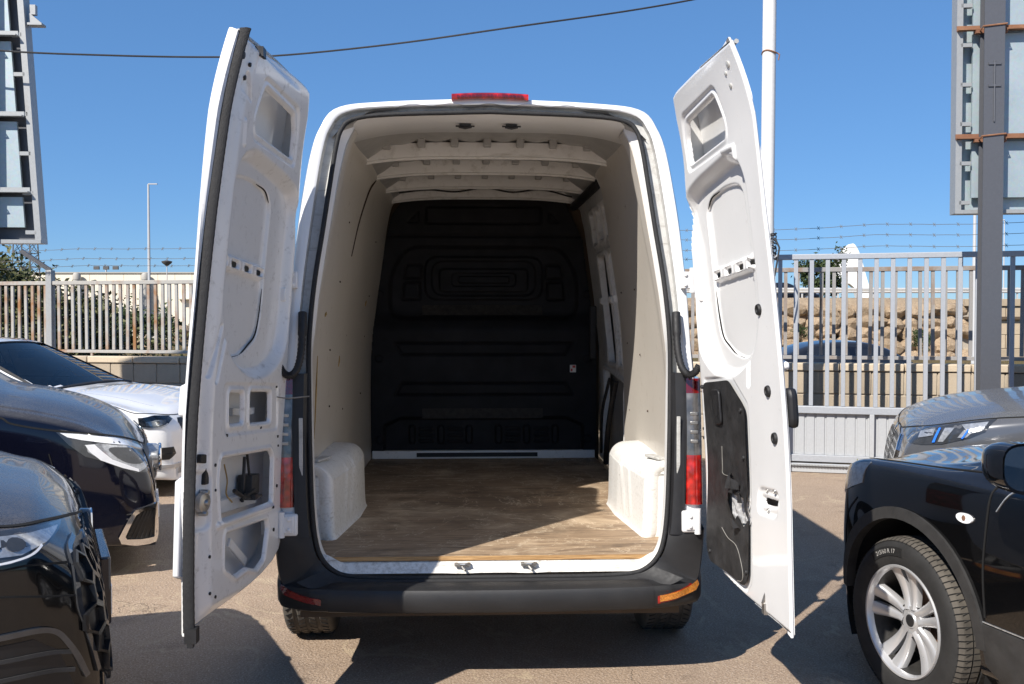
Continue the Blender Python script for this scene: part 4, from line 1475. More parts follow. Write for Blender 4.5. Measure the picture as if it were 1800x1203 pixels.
    if s < 0:
        bar('inner_stay', (.30, .585, -.075), (.52, .70, -.06), .035, .012, 'van_white')
        bar('inner_stay', (.22, .84, -.075), (.76, .845, -.075), .05, .03, 'van_worn')
        bar('inner_stay', (.26, 1.20, -.08), (.50, 1.20, -.08), .03, .02, 'van_white')
        bar('latch_rod', (.40, 1.02, -.05), (.41, .84, -.05), .012, .012, 'dark_metal')
        bar('latch_rod', (.36, 1.03, -.055), (.30, .86, -.055), .010, .010, 'rubber')
        m = MB()
        pts = [fr(u, v, n) for u, v, n in ((.55, .90, -.03), (.48, .87, -.02), (.42, .86, -.015), (.33, .855, -.02), (.26, .85, -.03))]
        m.tube(cr(pts, 20), .009, 6); m.tube([fr(.5, .86, -.02), fr(.36, .885, -.02)], .008, 6); m.box(fr(.40, .862, -.02), (.05, .05, .02)); m.build('lever', 'dark_metal', door)
        m = MB(); m.tube(cr([fr(.66, 1.01, -.03), fr(.65, .95, -.02), (fr(.655, .90, -.02)), fr(.62, .865, -.01)], 16), .003, 5); m.build('loose_string', 'crack_brown', door)
        bar('lock_box', (.29, .94, -.07), (.29, .86, -.07), .09, .06, 'dark_metal')
        # striking seal on the free edge
        vv = np.linspace(.47, 2.545, 160)
        uu = np.interp(vv, [.44, .62, .85, .95, 1.2, 1.9, 2.25, 2.545], [.97, .985, .995, .995, 1.004, .995, .978, .955])
        G = []
        for k in range(160):
            ring = []
            for du, dn in ((.012, -.030), (.014, -.006), (.006, .005), (-.004, .005), (-.012, -.003), (-.015, -.026)):
                ring.append(fr(uu[k] + du, vv[k], dn + .0008 * (k % 2)))
            G.append(ring)
        m = MB(); m.grid(np.array(G)); o = m.build('edge_seal', 'seal_rubber', door, smooth=50)
        m = MB(); m.box(fr(.972, .462, -.004), (.04, .04, .05)); m.box(fr(.98, .44, -.004), (.02, .02, .035)); m.build('seal_end', 'rubber', door)
        # lock on the edge
        m = MB()
        for (u, v, r, h) in ((.885, .895, .036, .012), (.885, .895, .012, .022), (.88, .93, .010, .018), (.89, .858, .010, .018)):
            pr = [(0, h), (r * .8, h), (r, h * .6), (r, -.01)]
            rings_ = [[fr(u + rr_ * math.cos(t) * 1.3, v + rr_ * math.sin(t), -.012 + hh) for t in np.linspace(0, 2 * math.pi, 18, endpoint=False)] for rr_, hh in pr]
            m.grid(np.array(rings_), cv=True)
        m.build('door_lock', 'steel', door)
        m = MB(); pl = [(.925, 1.065), (.84, 1.06), (.84, .955), (.88, .955), (.88, 1.03), (.925, 1.035)]
        m.prism(pl, lambda u, v, w: tuple(fr(u, v, w)), -.03, .022); m.build('catch', 'rubber', door, bevel=.004)
        for v0, v1, w, n0 in ((1.18, 1.32, -.002, -.030), (.64, 1.0, -.006, -.030)):
            m = MB()
            A_ = [fr(U1 - .06, v0, n0), fr(U1 + w, v0 + .02, n0 - .01), fr(U1 + w, v1 - .02, n0 - .01), fr(U1 - .06 - .03 * (v1 > 2), v1, n0)]
            B_ = [p - EN * .022 for p in A_]
            m.add(A_ + B_, [(0, 1, 2, 3), (7, 6, 5, 4), (0, 4, 5, 1), (1, 5, 6, 2), (2, 6, 7, 3), (3, 7, 4, 0)])
            m.build('edge_trim', 'van_white', door, bevel=.006)
    else:
        # trim panel
        tr = [(.162, 1.318), (.478, 1.326), (.634, 1.222), (.609, .580), (.566, .542), (.158, .568), (.122, .625)]
        tear = [(.437, .884), (.60, .878), (.615, .80), (.560, .762), (.50, .80), (.47, .775), (.430, .815)]
        Vt, Ft = fill(fillet(tr, .035), [tear], .03)
        rng = np.random.default_rng(3)
        wav = .006 + .003 * np.sin(Vt[:, 0] * 17 + Vt[:, 1] * 9)
        sdt = np.abs(sd_poly(Vt[:, 0], Vt[:, 1], tear))
        wav = wav + .012 * np.exp(-(sdt / .03) ** 2) * (Vt[:, 1] > .82)
        P = fr(Vt[:, 0], Vt[:, 1], wav)
        m = MB(); nt = len(Vt)
        m.add(np.concatenate([P, P - EN * .003]), [tuple(t) for t in Ft] + [tuple(x + nt for x in t[::-1]) for t in Ft])
        tp = m.build('trim_panel', 'trim_black', door, smooth=40, fix=False)
        m = MB()
        m.prism(fillet([(.285, 1.29), (.375, 1.287), (.38, 1.148), (.295, 1.145)], .02), lambda u, v, w: tuple(fr(u, v, w)), .006, .012)
        gh = m.build('grab_recess', 'black_plastic', tp, bevel=.004)
        m = MB(); m.prism(fillet([(.312, 1.268), (.35, 1.265), (.353, 1.18), (.316, 1.178)], .01), lambda u, v, w: tuple(fr(u, v, w)), .0185, .001); m.build('grab_slot', 'rubber', tp)
        m = MB()
        for pts in ([(.36, 1.06), (.355, .98), (.36, .95), (.45, .945)], [(.33, .73), (.40, .70), (.50, .68), (.56, .60), (.55, .56), (.50, .55)]):
            m.tube(cr([fr(u, v, .010) for u, v in pts], 24), .0016, 5)
        m.build('trim_crease', 'crease_grey', tp)
        for q in ([(.44, .90), (.56, .905), (.555, .93), (.46, .97)], [(.545, .86), (.61, .86), (.60, .895), (.56, .90)], [(.47, .785), (.52, .79), (.545, .76), (.50, .745)]):
            m = MB(); V3, F3 = fill(q, spacing=.02)
            P3 = fr(V3[:, 0], V3[:, 1], .016 + .02 * np.sin(V3[:, 0] * 40) ** 2)
            m.add(np.concatenate([P3, P3 - EN * .002]), [tuple(t) for t in F3] + [tuple(x + len(V3) for x in t[::-1]) for t in F3])
            m.build('torn_flap', 'trim_black', tp, smooth=30, fix=False)
        Vf, Ff = fill([(.42, .885), (.61, .885), (.62, .78), (.42, .77)], spacing=.012)
        rng2 = random.Random(5)
        P = fr(Vf[:, 0], Vf[:, 1], -.004 + .006 * np.sin(Vf[:, 0] * 90) * np.cos(Vf[:, 1] * 110))
        m = MB(); m.add(P, [tuple(t) for t in Ff]); m.build('torn_foil', 'foil', door, smooth=0, fix=False)
        def knob(name, u, v, r, mt, h=.010, n0=None, par=door):
            pr = [(0, h * .6), (r * .45, h * .7), (r * .55, h), (r * .85, h), (r, h * .5), (r * 1.02, -.01)]
            nb = float(N[np.abs(us - u).argmin(), np.abs(vsn - v).argmin()]) if n0 is None else n0
            rg = [[fr(u + a_ * math.cos(t), v + a_ * math.sin(t), nb + hh) for t in np.linspace(0, 2 * math.pi, 16, endpoint=False)] for a_, hh in pr]
            m = MB(); m.grid(np.array(rg), cv=True); return m.build(name, mt, par)
        for u, v in ((.847, 1.572), (.866, 1.282), (.898, 1.118)):
            knob('rubber_plug', u, v, .021, 'rubber')
        for u, v in ((.78, .925), (.86, .93), (.79, .855)):
            knob('bolt', u, v, .008, 'steel', .006)
        for u, v in ((.15, 1.30), (.60, 1.21), (.60, 1.03), (.595, .60), (.17, .61)):
            knob('trim_clip', u, v, .009, 'rubber', .005, .010, tp)
        m = MB(); m.tube([fr(.745, .50, -.015), fr(.75, .52, .0), fr(.755, .56, -.012)], .011, 8); m.box(fr(.75, .50, -.01), (.03, .03, .04)); m.build('lower_catch', 'steel', door)
        m = MB(); P = fillet([(.93, 1.29), (.93, 1.165), (1.0, 1.155), (1.012, 1.18), (1.014, 1.27), (1.0, 1.295)], .02)
        m.prism(P, lambda u, v, w: tuple(fr(u - .01, v, w)), -.052, .035); m.build('outer_handle', 'black_plastic', door, bevel=.012)
        for v0, v1, w, n0 in ((1.34, 1.40, .0, -.006),):
            m = MB()
            A_ = [fr(U1 - .06, v0, n0), fr(U1 + w, v0 + .02, n0 - .01), fr(U1 + w, v1 - .02, n0 - .01), fr(U1 - .06 - .03 * (v1 > 2), v1, n0)]
            B_ = [p - EN * .022 for p in A_]
            m.add(A_ + B_, [(0, 1, 2, 3), (7, 6, 5, 4), (0, 4, 5, 1), (1, 5, 6, 2), (2, 6, 7, 3), (3, 7, 4, 0)])
            m.build('edge_trim', 'van_white', door, bevel=.006)
    for pts in ([(.338, 2.0), (.334, 1.9), (.334, 1.82)], [(.337, 1.70), (.345, 1.60), (.372, 1.51), (.44, 1.465), (.52, 1.425), (.60, 1.412)], [(.36, 2.05), (.42, 2.088), (.52, 2.094)]):
        Pg = np.array(pts) + np.array([sh_, 0.0]); Pg = cr(Pg, 24)
        nn = [float(N[np.abs(us - a_).argmin(), np.abs(vsn - b_).argmin()]) for a_, b_ in Pg]
        m = MB(); m.tube([fr(a_, b_, max(nn) - .004) for (a_, b_) in Pg], [.0035 * math.sin(math.pi * (k + .4) / 24) ** .5 for k in range(24)], 5); m.build('panel_gap', 'seam_dark', door)
    # top fittings
    for u, v, r in ((.90, 2.47, .012), (.86, 2.45, .008), (.87, 2.40, .009), (.82, 1.02, .006), (.81, .93, .005), (.84, .70, .006), (.16, 1.09, .006), (.15, 1.05, .005), (.15, .88, .007), (.18, .70, .008), (.72, 1.12, .006), (.36, 1.135, .005), (.20, 1.30, .005), (.83, .57, .006), (.79, .55, .006), (.23, .80, .006)) if s < 0 else ((.90, 2.47, .012), (.86, 2.45, .008), (.87, 2.40, .009), (.085, 1.12, .006), (.09, 1.08, .006)):
        m = MB(); m.grid(np.array([[fr(u + a_ * math.cos(t), v + a_ * math.sin(t), -.022 + hh) for t in np.linspace(0, 2 * math.pi, 12, endpoint=False)] for a_, hh in ((0, .006), (r, .004), (r, -.02))]) + (EN * (.022 + float(N[np.abs(us - u).argmin(), np.abs(vsn - v).argmin()])))[None, None, :], cv=True); m.build('fixing_hole', 'dark_metal' if s < 0 or v < 2 else 'gutter_grey', door)
    if s < 0:
        m = MB(); m.box(fr(.80, 2.515, -.01), (.035, .05, .035))
        m.build('top_latch', 'dark_metal', door)
    m = MB(); m.tube(cr([fr(u, v, -.05) for u, v in ((.93, 2.548), (.6, 2.566), (.30 + d1, 2.568), (.235 + d1, 2.556), (.20 + d1, 2.53))], 30), .009, 6); m.build('top_strip', 'gutter_grey', door)
    for z in (.70, 1.70):
        m = MB(); p = fr(.10, z, -.05); m.box(p, (.05, .07, .06)); m.build('hinge_leaf', 'van_white', door, bevel=.006)
    return door
simple('seam_dark', (.004, .004, .004), .9, .1, 30)
simple('trim_black', (.020, .020, .021), .55, .6, 14, bump=.25, bscale=160)
simple('crease_grey', (.22, .21, .19), .8, .3, 20)
simple('foil', (.62, .62, .62), .35, .3, 30, metal=.4)
door_l = make_door(-1)
door_r = make_door(1)
m = MB(); m.tube(cr([tuple(VO) and (-.945, -.04, 1.275), (-.87, -.05, 1.262), (-.79, .045, 1.262)], 10), .003, 5); m.build('tie_string', 'crease_grey', van)
# ------------------------------------------------------------------ parked cars
simple('glass_black', (.012, .013, .015), .04, .1, 3, coat=1.0)
simple('grille_black', (.010, .010, .011), .35, .2, 20)
simple('liner_black', (.008, .008, .008), .9, .2, 20)
simple('chrome', (.80, .80, .80), .08, .05, 10, metal=1.0)
simple('lamp_white', (.86, .86, .87), .15, .04, 30, coat=1.0)
simple('lamp_grey', (.42, .43, .44), .12, .35, 45, metal=.5, coat=1.0)
simple('lamp_dark', (.035, .037, .04), .08, .2, 25, coat=1.0)
simple('lamp_blue', (.03, .18, .75), .15, .1, 25, coat=1.0)
simple('alloy', (.58, .58, .585), .34, .03, 4, metal=.55)
simple('rust_disc', (.20, .11, .07), .7, .4, 25, metal=.3)
simple('arch_plastic', (.030, .029, .028), .62, .25, 16, bump=.3, bscale=350)
simple('interior_grey', (.05, .05, .052), .7, .2, 6)
dusty('paint_black', (.0040, .0040, .0043), .10, (.24, .22, .21), .52, coat=.62)
dusty('paint_black_clean', (.0030, .0030, .0033), .05, (.20, .17, .14), .10, coat=.75)
dusty('paint_navy', (.0035, .0042, .011), .08, (.23, .22, .21), .50, coat=.62)
dusty('paint_white', (.80, .80, .80), .12, (.70, .66, .58), .10)
dusty('paint_grey', (.15, .152, .158), .16, (.36, .33, .29), .38, coat=.7, metal=.5)
dusty('paint_blue', (.004, .006, .012), .10, (.2, .2, .2), .15, coat=.35)
glass('clear_glass', (.62, .72, .68), .75)
glass('lamp_glass', (.80, .82, .82), .8)
glass('screen_glass', (.35, .45, .42), .9)


def half_profile(st):
    zb, w, zs, zt, wt = st['zb'], st['w'], st['zs'], st['zt'], st['wt']
    cr_ = st.get('crown', .05)
    sh = st.get('sh', .94)
    fl = st.get('flare', 0.0)
    return [(w * .78, zb), (w * .95, zb + .015), (w * (.985 - fl), zb + .10), (w * (1.0 - fl * .4), zb + (zs - zb) * .42), (w, zb + (zs - zb) * .68), (w * .985, zs - .055),
            (w * sh, zs), (w * sh * .5 + wt * .5, zs * .45 + (zt - cr_) * .55), (wt, zt - cr_), (wt * .62, zt - cr_ * .30), (0, zt)]


def car_body(stations, nu=170, nv=60):
    X = cr([[s['x']] for s in stations], nu)[:, 0]
    prof = np.array([half_profile(s) for s in stations])           # S,M,2
    S, M = prof.shape[:2]
    A = cr(prof.reshape(S, -1), nu).reshape(nu, M, 2)
    G = []
    for i in range(nu):
        c = cr(A[i], nv)
        c[-1, 0] = 0
        full = np.concatenate([c, (c[:-1] * [-1, 1])[::-1]])
        G.append([(X[i], y, z) for y, z in full])
    return np.array(G)


def S_(x, zb, w, zs, zt, wt, crown=.05, **k):
    return dict(x=x, zb=zb, w=w, zs=zs, zt=zt, wt=wt, crown=crown, **k)


def finish_body(G, paint, root, wheels, Ra, wz, cut=None, name='body'):
    """body sheet with wheel openings; returns the object and a search tree of the uncut body"""
    mb = MB(); mb.grid(G)
    mb.add(list(G[0]), [tuple(range(G.shape[1]))]); mb.add(list(G[-1]), [tuple(range(G.shape[1]))[::-1]])
    full = BVHTree.FromPolygons([Vector(v) for v in mb.v], mb.f)
    P = G.copy()
    dead = np.zeros(P.shape[:2], bool)
    for xw in wheels:
        dx, dz = P[..., 0] - xw, P[..., 2] - wz
        r = np.hypot(dx, dz)
        ins = (r < Ra) & (np.abs(P[..., 1]) > .35)
        nb = ins.copy()
        nb[1:-1, 1:-1] = ins[1:-1, 1:-1] & ins[:-2, 1:-1] & ins[2:, 1:-1] & ins[1:-1, :-2] & ins[1:-1, 2:]
        edge = ins & ~nb
        rr = np.where(r < 1e-6, 1, r)
        P[..., 0] = np.where(edge, xw + dx / rr * Ra, P[..., 0])
        P[..., 2] = np.where(edge, np.maximum(wz + dz / rr * Ra, G[..., 2].min() * 0 + .12), P[..., 2])
        dead |= nb
    mask = np.ones(P.shape[:2], bool)
    d2 = dead
    mask[:-1, :-1] = ~(d2[:-1, :-1] | d2[1:, :-1] | d2[:-1, 1:] | d2[1:, 1:])
    if cut is not None:
        C = (P[:-1, :-1] + P[1:, :-1] + P[:-1, 1:] + P[1:, 1:]) / 4
        mask[:-1, :-1] &= ~cut(C[..., 0], C[..., 1], C[..., 2])
    m = MB(); m.grid(P, mask=mask)
    m.add(list(G[0]), [tuple(range(G.shape[1]))]); m.add(list(G[-1]), [tuple(range(G.shape[1]))[::-1]])
    b = m.build(name, paint, root, smooth=38)
    # wheel housings
    for xw in wheels:
        for s in (-1, 1):
            m = MB()
            a = np.linspace(R(-25), R(205), 26)
            w = .35
            ys = (s * .40, s * .86)
            m.grid(np.array([[(xw + (Ra + .015) * math.cos(t), y, wz + (Ra + .015) * math.sin(t)) for y in ys] for t in a]))
            m.grid(np.array([[(xw + rr_ * math.cos(t), s * .40, wz + rr_ * math.sin(t)) for rr_ in (.02, Ra + .015)] for t in a]))
            m.build('wheel_housing', 'liner_black', root, smooth=60)
    return b, full


def arch_outline(xw, wz, r0, r1, a0, a1, n=30):
    t = np.linspace(R(a0), R(a1), n)
    return [(xw + r1 * math.cos(k), wz + r1 * math.sin(k)) for k in t] + [(xw + r0 * math.cos(k), wz + r0 * math.sin(k)) for k in t[::-1]]


def side_patch(bv, outline, name, mat, root, sides=(-1, 1), lift=.004, skirt=.01, spacing=.03, rnd=0, holes=(), label=None):
    """outline in (x, z) carried sideways on to the body"""
    o = None
    for s in sides:
        o = patch(bv, outline, (0, s * 1.5, 0), (1, 0, 0), (0, 0, 1), (0, -s, 0), name, mat, root, lift, skirt, holes, spacing, rnd=rnd)
    return o


def front_patch(bv, outline, name, mat, root, both=True, lift=.004, skirt=.01, spacing=.03, rnd=0, holes=()):
    """outline in (y, z) carried backwards on to the nose"""
    o = patch(bv, outline, (3, 0, 0), (0, 1, 0), (0, 0, 1), (-1, 0, 0), name, mat, root, lift, skirt, holes, spacing, rnd=rnd)
    if both:
        o = patch(bv, [(-y, z) for y, z in outline], (3, 0, 0), (0, 1, 0), (0, 0, 1), (-1, 0, 0), name, mat, root, lift, skirt, [[(-y, z) for y, z in h] for h in holes], spacing, rnd=rnd)
    return o


def top_patch(bv, outline, name, mat, root, both=False, lift=.003, skirt=.008, spacing=.04, rnd=0):
    for s in ((1, -1) if both else (1,)):
        o = patch(bv, [(x, s * y) for x, y in outline], (0, 0, 3), (1, 0, 0), (0, 1, 0), (0, 0, -1), name, mat, root, lift, skirt, (), spacing, rnd=rnd)
    return o


def dir_patch(bv, outline, ang, name, mat, root, both=True, lift=.004, skirt=.01, spacing=.03, rnd=0, holes=()):
    """outline (t, z) on a vertical plane that looks at the front corner under the angle ang from the nose"""
    for s in ((1, -1) if both else (-1,)):
        d = Vector((-math.cos(ang), -s * math.sin(ang), 0))
        u = Vector((-math.sin(ang), s * math.cos(ang), 0))
        o = patch(bv, outline, -d * 3, u, (0, 0, 1), d, name, mat, root, lift, skirt, holes, spacing, rnd=rnd)
    return o


def line_strip(pts, w):
    """a narrow closed outline along a polyline"""
    P = np.array(pts, float)
    d = np.gradient(P, axis=0); d /= np.linalg.norm(d, axis=1)[:, None]
    n = np.stack([-d[:, 1], d[:, 0]], -1) * w / 2
    return [tuple(p) for p in P + n] + [tuple(p) for p in (P - n)[::-1]]


def text_mesh(s, size):
    cu = bpy.data.curves.new('lettering', 'FONT')
    cu.body = s; cu.size = size; cu.align_x = 'CENTER'; cu.align_y = 'CENTER'
    cu.resolution_u = 3
    o = bpy.data.objects.new('lettering', cu)
    COL.objects.link(o)
    bpy.context.view_layer.update()
    me = bpy.data.meshes.new_from_object(o.evaluated_get(bpy.context.evaluated_depsgraph_get()))
    V = [tuple(v.co) for v in me.vertices]; Fs = [tuple(p.vertices) for p in me.polygons]
    bpy.data.objects.remove(o); bpy.data.curves.remove(cu); bpy.data.meshes.remove(me)
    return V, Fs


def plain_wheel(root, xw, s, wz, Rr, hw, track, dark=True):
    y = s * (track - .01)
    m = MB(); m.lathe([(Rr * .64, -hw), (Rr * .9, -hw * 1.06), (Rr * .97, -hw * .9), (Rr, -hw * .6), (Rr, hw * .6), (Rr * .97, hw * .9), (Rr * .9, hw * 1.06), (Rr * .64, hw)], 48, 'Y', (xw, y - s * hw, wz))
    w = m.build('wheel', 'tyre_rubber', root, smooth=40)
    m = MB(); m.lathe([(Rr * .68, s * hw * .98), (Rr * .645, s * hw * .9), (Rr * .62, s * hw * .3), (.0, s * hw * .3)], 40, 'Y', (xw, y - s * hw, wz)); m.build('rim', 'alloy', w)
    for k in range(5):
        a = 2 * math.pi * k / 5 + .3
        m = MB(); rot = Matrix.Rotation(-a, 3, 'Y')
        m.box(Vector((xw, y - s * hw * .35, wz)) + rot @ Vector((Rr * .34, 0, 0)), (Rr * .62, hw * .3, .05), rot=rot); m.build('spoke', 'alloy', w, bevel=.006)
    return w


def full_car(name, label, cat, loc, head, stations, paint, wheels, Ra, wz, Rr, track, cut=None, group=None, detail_wheels=()):
    root = thing(name, label, cat, loc, head, group or 'cars parked in the yard')
    G = car_body(stations)
    b, bv = finish_body(G, paint, root, wheels, Ra, wz, cut)
    for xw in wheels:
        for s in (-1, 1):
            if (xw, s) not in detail_wheels:
                plain_wheel(root, xw, s, wz, Rr, .10, track)
    m = MB(); m.box(((wheels[0] + wheels[1]) / 2, 0, stations[len(stations) // 2]['zb'] + .04), (abs(wheels[0] - wheels[1]) + 1.0, 1.3, .04)); m.build('underbody', 'liner_black', root)
    return root, b, bv

def head_of(dx, dy):
    return math.atan2(dy, dx)

# ---- black car at the front left -----------------------------------------------------------
st = [S_(-3.75, .45, .74, 1.0, 1.2, .62), S_(-3.65, .34, .86, 1.1, 1.45, .64), S_(-3.1, .25, .93, 1.14, 1.74, .62), S_(-2.2, .23, .95, 1.14, 1.78, .62), S_(-1.4, .23, .95, 1.13, 1.76, .62), S_(-.85, .23, .95, 1.13, 1.60, .66),
      S_(-.35, .23, .95, 1.12, 1.29, .78, .06), S_(-.10, .23, .95, 1.10, 1.205, .79, .05), S_(.25, .22, .945, 1.045, 1.13, .76, .05), S_(.48, .21, .935, .995, 1.085, .73, .05), S_(.62, .20, .915, .955, 1.04, .69, .045, sh=.94), S_(.70, .19, .895, .93, 1.015, .66, .04, sh=.95),
      S_(.77, .185, .87, .88, .965, .62, .035), S_(.825, .18, .85, .82, .91, .58, .03), S_(.865, .175, .815, .735, .83, .54, .03), S_(.89, .17, .78, .62, .70, .50, .03), S_(.905, .17, .74, .42, .46, .46, .03), S_(.905, .18, .69, .28, .30, .42, .02)]
f1 = (math.cos(R(26)), math.sin(R(26)))
N1 = (-1.63, 3.70)
car1, b1, bv1 = full_car('parked_car', 'glossy black car at the front left, only its dusty bonnet and headlamp in view', 'car', (N1[0] - .9 * f1[0], N1[1] - .9 * f1[1], 0), head_of(*f1), st, 'paint_black', (0, -2.70), .42, .37, .365, .94)
# ---- navy van-like car behind it -------------------------------------------------------------
st = [S_(-4.1, .5, .80, 1.0, 1.2, .70), S_(-4.0, .3, .90, 1.05, 1.75, .66), S_(-3.2, .24, .955, 1.08, 1.90, .70), S_(-2.0, .22, .96, 1.08, 1.91, .70), S_(-1.2, .22, .96, 1.08, 1.90, .70), S_(-.80, .22, .96, 1.09, 1.78, .72), S_(-.35, .22, .96, 1.10, 1.40, .78, .06),
      S_(-.05, .22, .96, 1.07, 1.185, .80, .06), S_(.22, .22, .955, 1.02, 1.12, .78, .065), S_(.45, .21, .94, .955, 1.05, .75, .065), S_(.63, .19, .915, .87, .965, .70, .07, sh=.95), S_(.74, .18, .89, .79, .86, .64, .05, sh=.96),
      S_(.83, .17, .86, .68, .73, .58, .03), S_(.875, .16, .82, .55, .59, .54, .03), S_(.89, .16, .78, .40, .44, .48, .03), S_(.885, .17, .72, .28, .31, .42, .02)]
f2 = (math.cos(R(21)), math.sin(R(21)))
N2 = (-2.52, 6.70)
car2, b2, bv2 = full_car('parked_minivan', 'dark navy minivan with a bright clear headlamp, between the black and the white car', 'minivan', (N2[0] - .89 * f2[0], N2[1] - .89 * f2[1], 0), head_of(*f2), st, 'paint_navy', (0, -3.2), .40, .345, .34, .955)
# ---- white coupe ------------------------------------------------------------------------------
def cut3(x, y, z):
    return (x > -1.16) & (x < -.30) & (np.abs(y) < .60 + (x + 1.16) * .10) & (z > .975)
st = [S_(-3.75, .42, .70, .75, .85, .6), S_(-3.6, .28, .82, .90, .98, .66), S_(-3.0, .2, .90, .92, 1.14, .62), S_(-2.4, .18, .915, .92, 1.34, .56), S_(-1.75, .17, .92, .92, 1.42, .57), S_(-1.2, .17, .92, .92, 1.38, .58, .05), S_(-.74, .17, .92, .92, 1.175, .64, .06), S_(-.28, .17, .92, .91, .975, .72, .05),
      S_(0, .17, .92, .895, .945, .73, .045), S_(.3, .17, .91, .86, .90, .68, .045), S_(.55, .17, .88, .79, .83, .63, .04, sh=.95), S_(.72, .165, .83, .74, .79, .58, .035, sh=.96), S_(.82, .16, .78, .67, .71, .54, .03), S_(.87, .15, .72, .57, .61, .5, .03), S_(.885, .15, .66, .38, .42, .44, .03), S_(.87, .16, .58, .26, .29, .4, .02)]
f3 = (math.cos(R(-8)), math.sin(R(-8)))
N3 = (-2.92, 9.13)
car3, b3, bv3 = full_car('parked_coupe', 'white coupe with a sloping windscreen in front of the rusty fence', 'car', (N3[0] - .885 * f3[0], N3[1] - .885 * f3[1], 0), head_of(*f3), st, 'paint_white', (0, -2.75), .37, .33, .325, .915, cut=cut3)
# ---- black suv on the right --------------------------------------------------------------------
st = [S_(-3.45, .5, .70, .95, 1.1, .6), S_(-3.35, .35, .82, 1.0, 1.35, .6), S_(-2.9, .26, .88, 1.02, 1.55, .58), S_(-2.1, .25, .89, 1.02, 1.61, .58), S_(-1.3, .25, .89, 1.01, 1.60, .58), S_(-.85, .25, .89, 1.0, 1.42, .62), S_(-.35, .25, .89, .99, 1.14, .70, .05),
      S_(-.1, .25, .895, .985, 1.065, .71, .05), S_(.22, .25, .89, .975, 1.035, .69, .05), S_(.42, .25, .87, .95, 1.00, .66, .05, sh=.95), S_(.54, .25, .81, .88, .93, .61, .05, sh=.96), S_(.65, .24, .72, .78, .83, .55, .035), S_(.76, .23, .63, .68, .73, .5, .03), S_(.83, .22, .58, .54, .58, .44, .03), S_(.85, .22, .5, .38, .42, .38, .03), S_(.83, .24, .45, .30, .32, .34, .02)]
f4 = (-math.sin(R(14.5)), math.cos(R(14.5)))
W4 = Vector((1.65, 3.93, 0))
L4 = Vector((-f4[1], f4[0], 0))
W4 = W4
O4 = W4 + Vector((f4[1], -f4[0], 0)) * .86
car4, b4, bv4 = full_car('parked_suv', 'black compact suv at the right edge with a silver alloy wheel', 'car', (O4.x, O4.y, 0), head_of(*f4), st, 'paint_black_clean', (0, -2.63), .425, .345, .345, .885, detail_wheels=((0, 1),))
# ---- grey suv behind it -------------------------------------------------------------------------
st = [S_(-4.0, .5, .80, 1.0, 1.2, .7), S_(-3.9, .32, .92, 1.08, 1.5, .68), S_(-3.2, .24, .98, 1.10, 1.70, .66), S_(-2.2, .22, 1.0, 1.10, 1.76, .66), S_(-1.4, .22, 1.0, 1.09, 1.74, .66), S_(-.9, .22, 1.0, 1.08, 1.52, .70), S_(-.4, .22, 1.0, 1.06, 1.21, .80, .06),
      S_(-.1, .22, 1.0, 1.04, 1.13, .82, .05), S_(.25, .22, .99, 1.00, 1.085, .80, .05), S_(.50, .22, .965, .955, 1.04, .77, .05, sh=.95), S_(.70, .21, .91, .90, .975, .71, .05, sh=.95), S_(.80, .20, .86, .83, .90, .66, .04), S_(.86, .19, .80, .73, .78, .6, .03), S_(.90, .19, .74, .56, .60, .54, .03), S_(.90, .19, .62, .40, .44, .46, .03), S_(.87, .2, .54, .30, .33, .4, .02)]
f5 = (-math.cos(R(19)), math.sin(R(19)))
N5 = (2.70, 6.80)
car5, b5, bv5 = full_car('parked_suv', 'dusty silver-grey suv with blue-accented headlamp behind the black one, by the gate', 'car', (N5[0] - .9 * f5[0], N5[1] - .9 * f5[1], 0), head_of(*f5), st, 'paint_grey', (0, -2.97), .41, .37, .365, .99)
#--DETAIL--
def pts_patch(bv, pts, dirn, name, mat, root, both=True, lift=.004, skirt=.012, spacing=.03, rnd=0, holes=(), label=None):
    """outline given by points on the body (car space); mirrored on the other side when both"""
    res = None
    for s in ((1, -1) if both else (1,)):
        P = [Vector((p[0], p[1] * s, p[2])) for p in pts]
        d = Vector((dirn[0], dirn[1] * s, dirn[2])).normalized()
        u = (d.cross(Vector((0, 0, 1))) if abs(d.z) < .99 else Vector((1, 0, 0))).normalized(); v = u.cross(d).normalized()
        hs = [[(Vector((p[0], p[1] * s, p[2])).dot(u), Vector((p[0], p[1] * s, p[2])).dot(v)) for p in h] for h in holes]
        o = patch(bv, [(p.dot(u), p.dot(v)) for p in P], (0, 0, 0), u, v, d, name, mat, root, lift, skirt, hs, spacing, rnd=rnd)
        if res is None:
            res = o
    return res


def strip_patch(bv, pts, w, dirn, name, mat, root, both=True, lift=.003, spacing=.03):
    P = cr(pts, max(8, len(pts) * 5))
    res = None
    for s in ((1, -1) if both else (1,)):
        d = Vector((dirn[0], dirn[1] * s, dirn[2])).normalized()
        u = (d.cross(Vector((0, 0, 1))) if abs(d.z) < .99 else Vector((1, 0, 0))).normalized(); v = u.cross(d).normalized()
        q = [(Vector((p[0], p[1] * s, p[2])).dot(u), Vector((p[0], p[1] * s, p[2])).dot(v)) for p in P]
        o = patch(bv, line_strip(q, w), (0, 0, 0), u, v, d, name, mat, root, lift, .006, (), 0)
        res = res or o
    return res


def side_windows(bv, root, x0, x1, zb, zt, rake_f, rake_r):
    for a, b in ((x0, (x0 + x1) / 2 + .03), ((x0 + x1) / 2 - .03, x1)):
        f = rake_f if a == x0 else 0.02
        r = rake_r if b == x1 else 0.02
        side_patch(bv, [(a, zb), (a - f, zt), (b + r, zt), (b, zb)], 'side_window', 'glass_black', root, lift=.003, rnd=0, spacing=.08)


